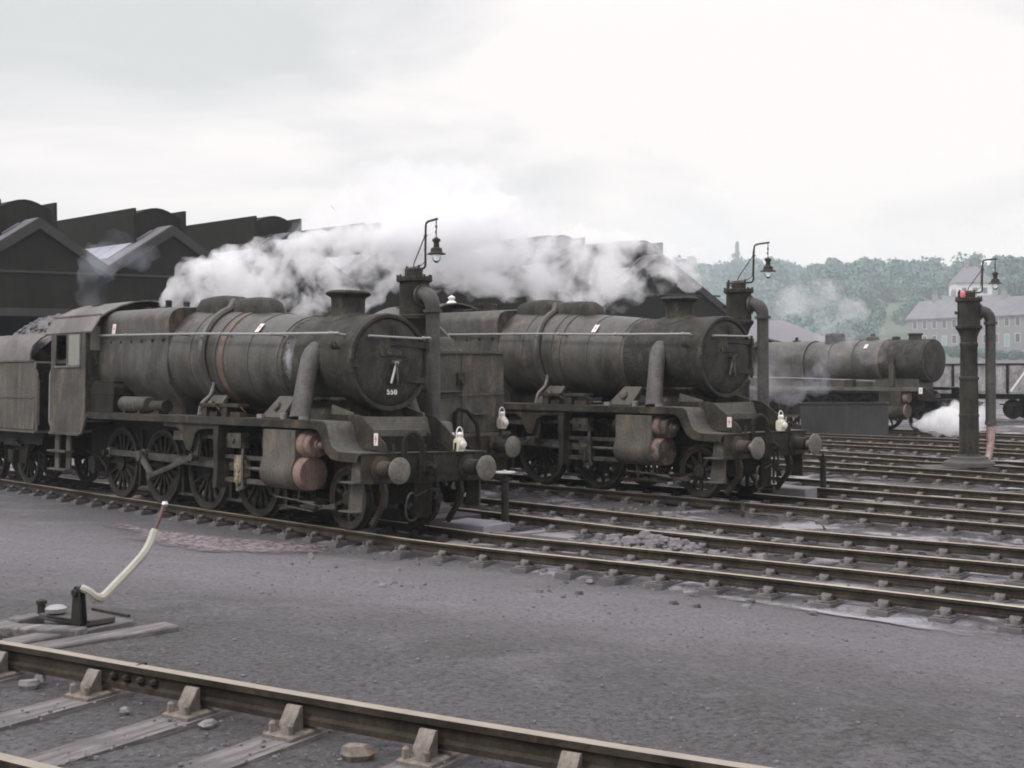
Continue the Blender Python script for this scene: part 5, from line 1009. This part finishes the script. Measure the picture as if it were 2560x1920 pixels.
house('white_house', (103.8,300), (111.9,299), 8, 13, 21.9, 25.7, M['render'], M['mauveroof'], 'white rendered house with a mauve hipped roof on the hillside', 'house', [(1.8,19.2,1,1.3,'w'),(4.2,19.2,1,1.3,'w'),(6.4,19.2,1,1.3,'w')], hip=2.6, chim=(3.2,))
house('brick_house', (126,385), (134,386), 7, 22, 27.5, 31, M['redbrick'], M['redroof'], 'red roofed house among trees, left of the white house', 'house', [(2,25,1,1.2,'w'),(5.6,25,1,1.2,'w')], chim=(2,))
house('brick_house', (150,392), (160,388), 7, 23, 28.5, 31.5, M['redbrick'], M['redroof'], 'red roofed house among trees at the right edge', 'house', [(2,25.5,1,1.2,'w'),(5.6,25.5,1,1.2,'w')], chim=(7,))
house('slate_shed', (20.5,108), (28.2,112), 9, -1, 4.6, 6.6, M['redbrick'], M['mauveroof'], 'low mauve slate roofed building behind the hazy engine', 'building', hip=2.0)
house('house_row', (88,262), (100,258), 7, 8, 14.2, 16.8, M['brick'], M['mauveroof'], 'row of houses with grey roofs between terrace and white house', 'house', chim=(2,6,10))
# garden wall in front of the terrace
b = MB(); b.loft([[Vector((x,y,z)) for z in (-.3,2.9)]+[Vector((x,y+.4,z)) for z in (2.9,-.3)] for x,y in ((20,118),(48,116),(80,100))]); tag(b.build('yard_wall', M['concrete']), 'long pale wall behind the mineral wagons', 'wall')
# tower on the hilltop
q = atd(1843,665,700); TW = empty('stone_tower', place(q.x,q.y,30)); tag(TW, 'thin hazy tower on the skyline left of the wooded hill', 'tower')
tt = atd(1843,602,700).z-30; b = MB(); b.lathe([(1.5,0),(1.25,tt-7.5),(1.7,tt-7.4),(1.7,tt-6.6)], n=10); b.build('tower_shaft', M['towerstone'], TW)
b = MB(); b.lathe([(1.15,tt-6.6),(1.1,tt-1.8),(.7,tt-.6),(.1,tt)], n=10); b.build('tower_lantern', M['towerstone'], TW)
# ------------------------------------------------------------------ trees
def crown_mesh(name, seed, mat, n_leaf=900, w=1.0, h=1.0, lobes=9):
    rnd = random.Random(seed); b = MB(); L = []
    for _ in range(lobes):
        a = rnd.random()*6.28; rr = rnd.uniform(.1,.62)*w; L.append((Vector((rr*cos(a),rr*sin(a),rnd.uniform(.35,1.25)*h)), rnd.uniform(.28,.52)))
    L.append((Vector((0,0,.8*h)),.6))
    for i in range(n_leaf):
        c, r = rnd.choice(L); d = Vector((rnd.gauss(0,1),rnd.gauss(0,1),rnd.gauss(0,1)+.25)).normalized(); p = c+d*r*rnd.uniform(.72,1.08); s = rnd.uniform(.05,.10)
        nrm = (d+Vector((rnd.gauss(0,.5),rnd.gauss(0,.5),rnd.gauss(0,.5)))).normalized(); t1 = nrm.orthogonal().normalized(); t2 = nrm.cross(t1)
        b.add([p+t1*s*rnd.uniform(.7,1.2)+t2*s*.3,p-t1*s*.2+t2*s,p-t1*s-t2*s*.2,p+t1*s*.3-t2*s*rnd.uniform(.7,1.1)], [(0,1,2,3)])
    return b
CM = []
for i in range(5):
    b = crown_mesh('crown', 100+i, None, 950, 1.0, random.Random(i).uniform(.85,1.15)); CM.append(b)
rnd = random.Random(21); V = []; Fc = []; big = MB()
def put_crown(B, src, x, y, z, s, sz, a):
    ca, sa = cos(a), sin(a); n = len(B.v); B.v += [(x+s*(ca*px-sa*py),y+s*(sa*px+ca*py),z+sz*pz) for px,py,pz in src.v]; B.f += [tuple(n+i for i in f) for f in src.f]; B.m += [0]*len(src.f)
for row in range(-4, 9):
    y0 = 318+row*30; k = 0
    px = 1480+rnd.uniform(0,20)
    while px < 2700:
        y = y0+rnd.uniform(-12,12); x = (px-1280)/F*y
        s = rnd.uniform(4.2,7.5)*(1 if row >= 0 else .7); px += s*(1.35 if row >= 0 else 1.05)*F/y*rnd.uniform(.75,1.25)
        if y < 300 and (px > 2272 or px < 1850): continue
        if 2375 < px < 2500 and y < 345: continue
        if px > 2250 and y < 330 and rnd.random() < .6: continue
        put_crown(big, CM[rnd.randrange(5)], x, y, hill_z(x,y)-1.0, s, s*rnd.uniform(.85,1.25), rnd.random()*6)
tag(big.build('woodland', M['leaf']), 'hazy wooded hillside of leafy trees on the far side of the yard', 'woodland', kind='stuff')
def tree(px, ytop, D, w, label, mat, seed, cat='tree', h=None):
    p = atd(px, ytop, D); zb = hill_z(p.x,D)-.3; H = p.z-zb; T = empty('broadleaf_tree', place(p.x,D,zb)); tag(T, label, cat)
    b = MB(); b.tube([(0,0,0),(.1,0,H*.3),(0,.1,H*.6)], [w*.09,w*.07,w*.03], 8)
    for a in (0,1.6,3.1,4.6): b.tube([(0,0,H*.3),(cos(a)*w*.35,sin(a)*w*.35,H*.55)], [w*.04,w*.015], 6)
    b.build('trunk', M['bark'], T)
    src = crown_mesh('c', seed, None, 1500, 1, 1, 11); top = max(q[2] for q in src.v); src.v = [(q[0]*w,q[1]*w,H*.25+q[2]/top*H*.75) for q in src.v]; src.build('crown', mat, T)
tree(2397,655,310,5.2,'dark rounded tree standing left of the white house',M['leafdark'],31)
tree(2275,735,255,4.0,'small leafy tree above the left end of the stone terrace roof',M['leaf'],32)
tree(2520,690,300,4.5,'bushy dark tree right of the white house',M['leafdark'],33)
tree(2330,700,300,4.2,'leafy tree rising behind the grey roofed row of houses',M['leaf'],34)
tree(2110,800,170,2.4,'low bushy tree behind the hazy engine\'s dome',M['leaf'],35)
tree(2175,815,170,2.2,'low bush behind the hazy engine\'s top feed',M['leafdark'],36)
# hedge in front of the terrace
b = MB(); rnd = random.Random(77)
for i in range(26): put_crown(b, CM[i % 5], 62+i*1.35, 206-i*1.9, hill_z(0,206-i*1.9)+1.2, 1.7, 1.2, i)
tag(b.build('hedge', M['leafdark']), 'low dark hedge in front of the stone terrace', 'hedge', kind='stuff')
# ------------------------------------------------------------------ steam
def steam_mat(name, dens, thr, scale, bias=.0, col=(.995,.995,1.0), step=.16):
    t = NT(name); t.n.remove(t.b); pv = t.new('ShaderNodeVolumePrincipled'); t.link(pv.outputs[0], t.out.inputs['Volume']); pv.inputs['Color'].default_value = (*col,1); pv.inputs['Anisotropy'].default_value = 0
    v = t.coord(); n = t.noise(scale, 4, .62, v, .4); mr = t.new('ShaderNodeMapRange'); t.link(n, mr.inputs[0]); mr.inputs[1].default_value = thr[0]; mr.inputs[2].default_value = thr[1]; mr.inputs[3].default_value = bias*dens; mr.inputs[4].default_value = dens
    t.link(mr.outputs[0], pv.inputs['Density']); t.mat.cycles.volume_step_rate = step; return t.mat
def puff_object(name, puffs, mat, label, cat, vox, seed, rough=.35, n=14, floor=None):
    rnd = random.Random(seed); b = MB()
    def ball(c, r):
        rows = []; k = 7; m_ = 10
        b.loft([[c+Vector((sin(pi*i/k)*cos(2*pi*j_/m_),sin(pi*i/k)*sin(2*pi*j_/m_),cos(pi*i/k)))*r for j_ in range(m_)] for i in range(k+1)])
    for c, r in puffs:
        c = Vector(c); ball(c, r)
        for _ in range(n):
            d = Vector((rnd.gauss(0,1),rnd.gauss(0,1),rnd.gauss(0,1))).normalized(); ball(c+d*r*rnd.uniform(.75,1.0), r*rnd.uniform(.22,.48))
    o = b.build(name, mat, angle=180); md = o.modifiers.new('remesh', 'REMESH'); md.mode = 'VOXEL'; md.voxel_size = vox; md.use_smooth_shade = True
    dg = bpy.context.evaluated_depsgraph_get(); me = bpy.data.meshes.new_from_object(o.evaluated_get(dg)); o.modifiers.clear(); o.data = me
    if not me.materials: me.materials.append(mat)
    vs = [0.]*(3*len(me.vertices)); me.vertices.foreach_get('co', vs); ns = [0.]*len(vs); me.vertices.foreach_get('normal', ns)
    for i in range(0, len(vs), 3):
        p = Vector(vs[i:i+3]); k = (mnoise.noise(p*1.6)*.6+mnoise.noise(p*4.1)*.35+mnoise.noise(p*9)*.15)*rough
        for a in range(3): vs[i+a] += ns[i+a]*k
        if floor is not None and vs[i+2] < floor: vs[i+2] = floor
    me.vertices.foreach_set('co', vs); me.update(); return tag(o, label, cat, kind='stuff')
def D1(px): return 26.9+.9*max(0,px-430)/220 if px < 650 else 27.8+(px-650)*.0085
rnd = random.Random(4)
up = [(425,745),(450,690),(500,646),(560,622),(640,600),(740,586),(850,575),(960,560),(1080,570),(1200,480),(1320,505),(1450,560),(1560,600),(1660,650)]
lo = [(425,768),(450,765),(500,764),(560,745),(640,698),(740,648),(850,622),(960,618),(1080,640),(1200,665),(1320,700),(1450,745),(1560,740),(1660,690)]
def ip(T, x):
    for (a,za),(b_,zb) in zip(T[:-1],T[1:]):
        if x <= b_: return za+(zb-za)*(x-a)/(b_-a)
    return T[-1][1]
pf = [(atd(424,758,26.9), .13),(atd(432,748,26.9), .17),(atd(445,738,26.9), .24),(atd(462,722,27), .33)]
x = 478
while x < 1080:
    u, l = ip(up,x), ip(lo,x); hh = (l-u); D = D1(x); r = min(.95, max(.34, hh/F*D*.30)); k = max(1, int(hh/F*D/(r*1.15)))
    for i in range(k):
        yy = u+(l-u)*(i+.5)/k+rnd.uniform(-8,8); pf.append((atd(x+rnd.uniform(-10,10),yy,D+rnd.uniform(-.5,.7)), r*rnd.uniform(.85,1.1)))
    x += r*F/D*.85
puff_object('steam_plume', pf, steam_mat('dense_steam', 2.9, (.42,.58), 1.35, .0), 'billowing white steam plume blowing off the nearest engine\'s safety valve', 'steam', .085, 11, .30)
pf = []
for x,y,r in ((1050,590,.95),(1110,560,.85),(1140,640,.85),(1180,570,.9),(1220,650,.95),(1250,590,.95),(1290,690,.7),(1320,640,.85),(1365,700,.75),(1400,660,.85),(1420,740,.6),(1440,640,.65),(1455,700,.7),(1470,770,.45),(1490,650,.7),(1500,740,.55),(1530,700,.6),(1535,770,.4),(1545,640,.7),(1590,660,.65),(1605,720,.45),(1640,640,.6),(1660,690,.5),(1700,670,.5),(1730,700,.35),(1760,660,.4)):
    pf.append((atd(x,y,D1(x)+rnd.uniform(-.5,1.0)), r))
puff_object('steam_plume', pf, steam_mat('thin_steam', 1.9, (.475,.61), .95, .0), 'thinning ragged end of the steam drifting across the shed gables', 'steam', .11, 12, .45)
pf = []
for x,y,r in ((1010,590,.85),(1070,585,.85),(1130,590,.85),(1190,590,.8),(1100,620,.85),(1160,620,.85),(1240,590,.7),(1220,620,.75),(1290,600,.55)): pf.append((atd(x,y,D1(x)+rnd.uniform(-.3,.8)), r))
puff_object('steam_plume', pf, steam_mat('middle_steam', 1.9, (.45,.60), 1.35, .0), 'white middle of the steam bank above the first water column\'s lamp', 'steam', .10, 18, .40)
pf = []
for x,y,r in ((860,560,.75),(920,535,.85),(980,515,.95),(1040,500,1.0),(1100,498,1.0),(1160,505,1.0),(1220,520,.95),(1280,540,.8),(1340,560,.65),(1000,555,.9),(1080,545,.95),(1160,550,.9),(800,585,.6)): pf.append((atd(x,y,D1(x)+rnd.uniform(-.3,.8)), r))
puff_object('steam_veil', pf, steam_mat('steam_veil', .62, (.40,.66), .8, .08), 'soft thin top of the steam bank fading into the sky', 'steam', .12, 22, .5)
pf = []
for x,y,r in ((560,755,.45),(610,745,.5),(640,735,.6),(690,750,.55),(700,705,.6),(745,740,.55),(770,690,.6),(800,745,.5),(830,700,.6),(870,735,.55),(880,680,.55),(920,715,.5),(960,670,.5),(640,775,.35),(1010,690,.45),(1060,680,.5),(1120,690,.45),(1180,700,.45),(1240,700,.45)): pf.append((atd(x,y,28.4+(x-560)*.006), r))
puff_object('steam_wisp', pf, steam_mat('wispy_steam', 2.6, (.47,.62), 1.5, .0), 'torn steam wisps behind the nearest engine\'s chimney and dome', 'steam', .08, 13, .30)
pf = [(LM2 @ Vector((-4.4+.1*i+rnd.uniform(-.2,.2), .1*rnd.uniform(-2,2), 3.9+.16*i)), .22+.035*i) for i in range(8)]
puff_object('steam_wisp', pf, steam_mat('leaking_steam', 1.0, (.42,.68), 1.5, .0), 'steam leaking from the second engine\'s dome', 'steam', .07, 14, .2)
pf = [(atd(2058,836,56),.30),(atd(2064,815,56),.42),(atd(2080,790,56),.55),(atd(2100,768,56),.65),(atd(2125,775,56.5),.6),(atd(2040,740,58),.8),(atd(2000,752,58),.8),(atd(1965,762,58),.6),(atd(2085,725,59),.6)]
puff_object('steam_puff', pf, steam_mat('distant_steam', .55, (.40,.66), .6, .0), 'white puff rising from the hazy engine\'s safety valve', 'steam', .14, 15, .45)
pf = [(atd(2290,1062,47),.22),(atd(2320,1058,47),.36),(atd(2350,1052,47),.50),(atd(2378,1050,47),.58),(atd(2405,1056,47),.55),(atd(2385,1036,47),.40),(atd(2440,1050,47),.35),(atd(2455,1035,47),.25)]
puff_object('steam_cloud', pf, steam_mat('drain_cock_steam', 2.2, (.30,.58), .9, .15), 'low white cloud of steam on the ground behind the right water column', 'steam', .10, 16, .30, floor=-.12)
pf = [(atd(225,760,50),.5),(atd(236,735,50),.55),(atd(228,705,50),.65),(atd(240,675,50),.6),(atd(262,648,51),.7),(atd(300,625,52),.7),(atd(340,640,52),.6)]
puff_object('smoke_wisp', pf, steam_mat('blue_smoke', .22, (.40,.62), .8, .1, (.80,.83,.92)), 'faint bluish smoke rising in front of the shed between two gables', 'smoke', .16, 17, .4)
rnd = random.Random(51)
pf = [(atd(px,py,D), r) for px,py,r,D in ((1660,700,7,105),(1720,690,8,112),(1790,690,7,104),(1850,720,7,110),(1920,740,6.5,100),(1990,750,6.5,106),(2060,740,6.5,98),(2130,740,6,104),(2210,750,6,98),(2290,740,6,102),(2370,750,6,98),(2450,740,6,102),(2540,750,6,98),(2630,740,6,100))]
puff_object('smoke_bank', pf, steam_mat('drifting_smoke', .020, (.30,.70), .09, .35, (.90,.97,1.0), 1.0), 'thin pale smoke drifting in front of the wooded hill', 'smoke', .9, 19, 2.0, n=8, floor=.2)
pf = [(atd(px,py,D), r) for px,py,r,D in ((1900,960,.8,47),(1935,930,.7,47),(1980,985,.5,46.8),(2075,905,.6,48),(2090,870,.6,48.3),(2110,840,.5,48.5),(2180,880,.5,47.5),(2200,850,.4,47.6),(2030,950,.6,47))]
puff_object('smoke_wisp', pf, steam_mat('leaking_smoke', .30, (.42,.64), .9, .05, (.93,.92,.98)), 'lilac wisps of steam clinging to the side of the hazy engine', 'smoke', .14, 20, .4)
# ------------------------------------------------------------------ haze
b = MB(); b.box(-420,520,-40,900,-4,86); hz = b.build('haze', flat('placeholder', (.5,.5,.5))); tag(hz, 'thin bluish summer haze over the yard and hillside', kind='stuff')
t = NT('haze_air'); t.n.remove(t.b); pv = t.new('ShaderNodeVolumePrincipled'); t.link(pv.outputs[0], t.out.inputs['Volume']); pv.inputs['Color'].default_value = (.90,.975,1.0,1); pv.inputs['Density'].default_value = .00046; pv.inputs['Anisotropy'].default_value = .1; hz.data.materials[0] = t.mat
# ------------------------------------------------------------------ sky and light
SUN_EL, SUN_AZ = R(48), R(-118)         # azimuth measured from +Y towards +X: light comes from behind the camera's left shoulder
sd_ = Vector((sin(SUN_AZ)*cos(SUN_EL), cos(SUN_AZ)*cos(SUN_EL), sin(SUN_EL)))
sl = bpy.data.lights.new('sun', 'SUN'); sl.energy = 1.2; sl.angle = R(14); sl.color = (1,.97,.93); so = bpy.data.objects.new('sun', sl); COL.objects.link(so); so.rotation_euler = (-sd_).to_track_quat('-Z', 'Y').to_euler()
w = bpy.data.worlds.new('World'); SC.world = w; w.use_nodes = True; n = w.node_tree.nodes; lk = w.node_tree.links
bg = n['Background']; sky = n.new('ShaderNodeTexSky'); sky.sky_type = 'NISHITA'; sky.sun_disc = False; sky.sun_elevation = SUN_EL; sky.sun_rotation = SUN_AZ
def nd(typ, **k):
    o = n.new(typ)
    for a, v in k.items(): setattr(o, a, v)
    return o
tc = nd('ShaderNodeTexCoord'); mp = nd('ShaderNodeMapping'); lk.new(tc.outputs['Generated'], mp.inputs[0]); mp.inputs['Scale'].default_value = (1.0,1.0,3.2); mp.inputs['Location'].default_value = (.35,.2,.1)
n1 = nd('ShaderNodeTexNoise'); lk.new(mp.outputs[0], n1.inputs['Vector']); n1.inputs['Scale'].default_value = 2.6; n1.inputs['Detail'].default_value = 7; n1.inputs['Roughness'].default_value = .52; n1.inputs['Distortion'].default_value = .5
dt = nd('ShaderNodeVectorMath', operation='DOT_PRODUCT'); lk.new(tc.outputs['Generated'], dt.inputs[0]); dt.inputs[1].default_value = Vector((.20,.96,.185)).normalized()[:]
bl = nd('ShaderNodeMapRange'); bl.interpolation_type = 'SMOOTHSTEP'; lk.new(dt.outputs['Value'], bl.inputs[0]); bl.inputs[1].default_value = .90; bl.inputs[2].default_value = 1.0; bl.inputs[3].default_value = -.05; bl.inputs[4].default_value = .19
ad_ = nd('ShaderNodeMath', operation='ADD'); lk.new(n1.outputs['Fac'], ad_.inputs[0]); lk.new(bl.outputs[0], ad_.inputs[1])
r1 = nd('ShaderNodeValToRGB'); lk.new(ad_.outputs[0], r1.inputs[0]); e = r1.color_ramp.elements; e[0].position = .42; e[0].color = (.555,.565,.56,1); e[1].position = .66; e[1].color = (.82,.765,.745,1)
k_ = e.new(.53); k_.color = (.655,.64,.645,1)
ms = nd('ShaderNodeMix', data_type='RGBA', blend_type='MULTIPLY'); ms.inputs[0].default_value = 1; lk.new(sky.outputs[0], ms.inputs[6]); ms.inputs[7].default_value = (.10,.10,.10,1)
mx = nd('ShaderNodeMix', data_type='RGBA'); mx.inputs[0].default_value = .93; lk.new(ms.outputs[2], mx.inputs[6]); lk.new(r1.outputs[0], mx.inputs[7]); 
sx = nd('ShaderNodeSeparateXYZ'); lk.new(tc.outputs['Generated'], sx.inputs[0]); mr = nd('ShaderNodeMapRange'); mr.interpolation_type = 'SMOOTHSTEP'; lk.new(sx.outputs[2], mr.inputs[0]); mr.inputs[1].default_value = .24; mr.inputs[2].default_value = .85; mr.inputs[3].default_value = 0; mr.inputs[4].default_value = 1
zg = nd('ShaderNodeMix', data_type='RGBA'); lk.new(mr.outputs[0], zg.inputs[0]); zg.inputs[6].default_value = (1,1,1,1); zg.inputs[7].default_value = (2.62,2.50,2.62,1)   # overcast sky: the zenith is about three times as bright as the horizon
zm = nd('ShaderNodeMix', data_type='RGBA', blend_type='MULTIPLY'); zm.inputs[0].default_value = 1; lk.new(mx.outputs[2], zm.inputs[6]); lk.new(zg.outputs[2], zm.inputs[7]); lk.new(zm.outputs[2], bg.inputs['Color']); bg.inputs['Strength'].default_value = 1.0
# ------------------------------------------------------------------ render settings
SC.render.engine = 'CYCLES'; c = SC.cycles; c.use_denoising = True; c.max_bounces = 10; c.diffuse_bounces = 4; c.glossy_bounces = 3; c.transmission_bounces = 6; c.transparent_max_bounces = 12; c.volume_bounces = 12; c.max_bounces = 14
c.filter_width = 1.9; c.volume_max_steps = 256; c.use_adaptive_sampling = True; c.adaptive_threshold = .02
try: c.denoiser = 'OPENIMAGEDENOISE'
except Exception: pass
v = SC.view_settings; v.view_transform = 'Standard'; v.look = 'None'; v.gamma = 1; v.exposure = .42; v.use_curve_mapping = False
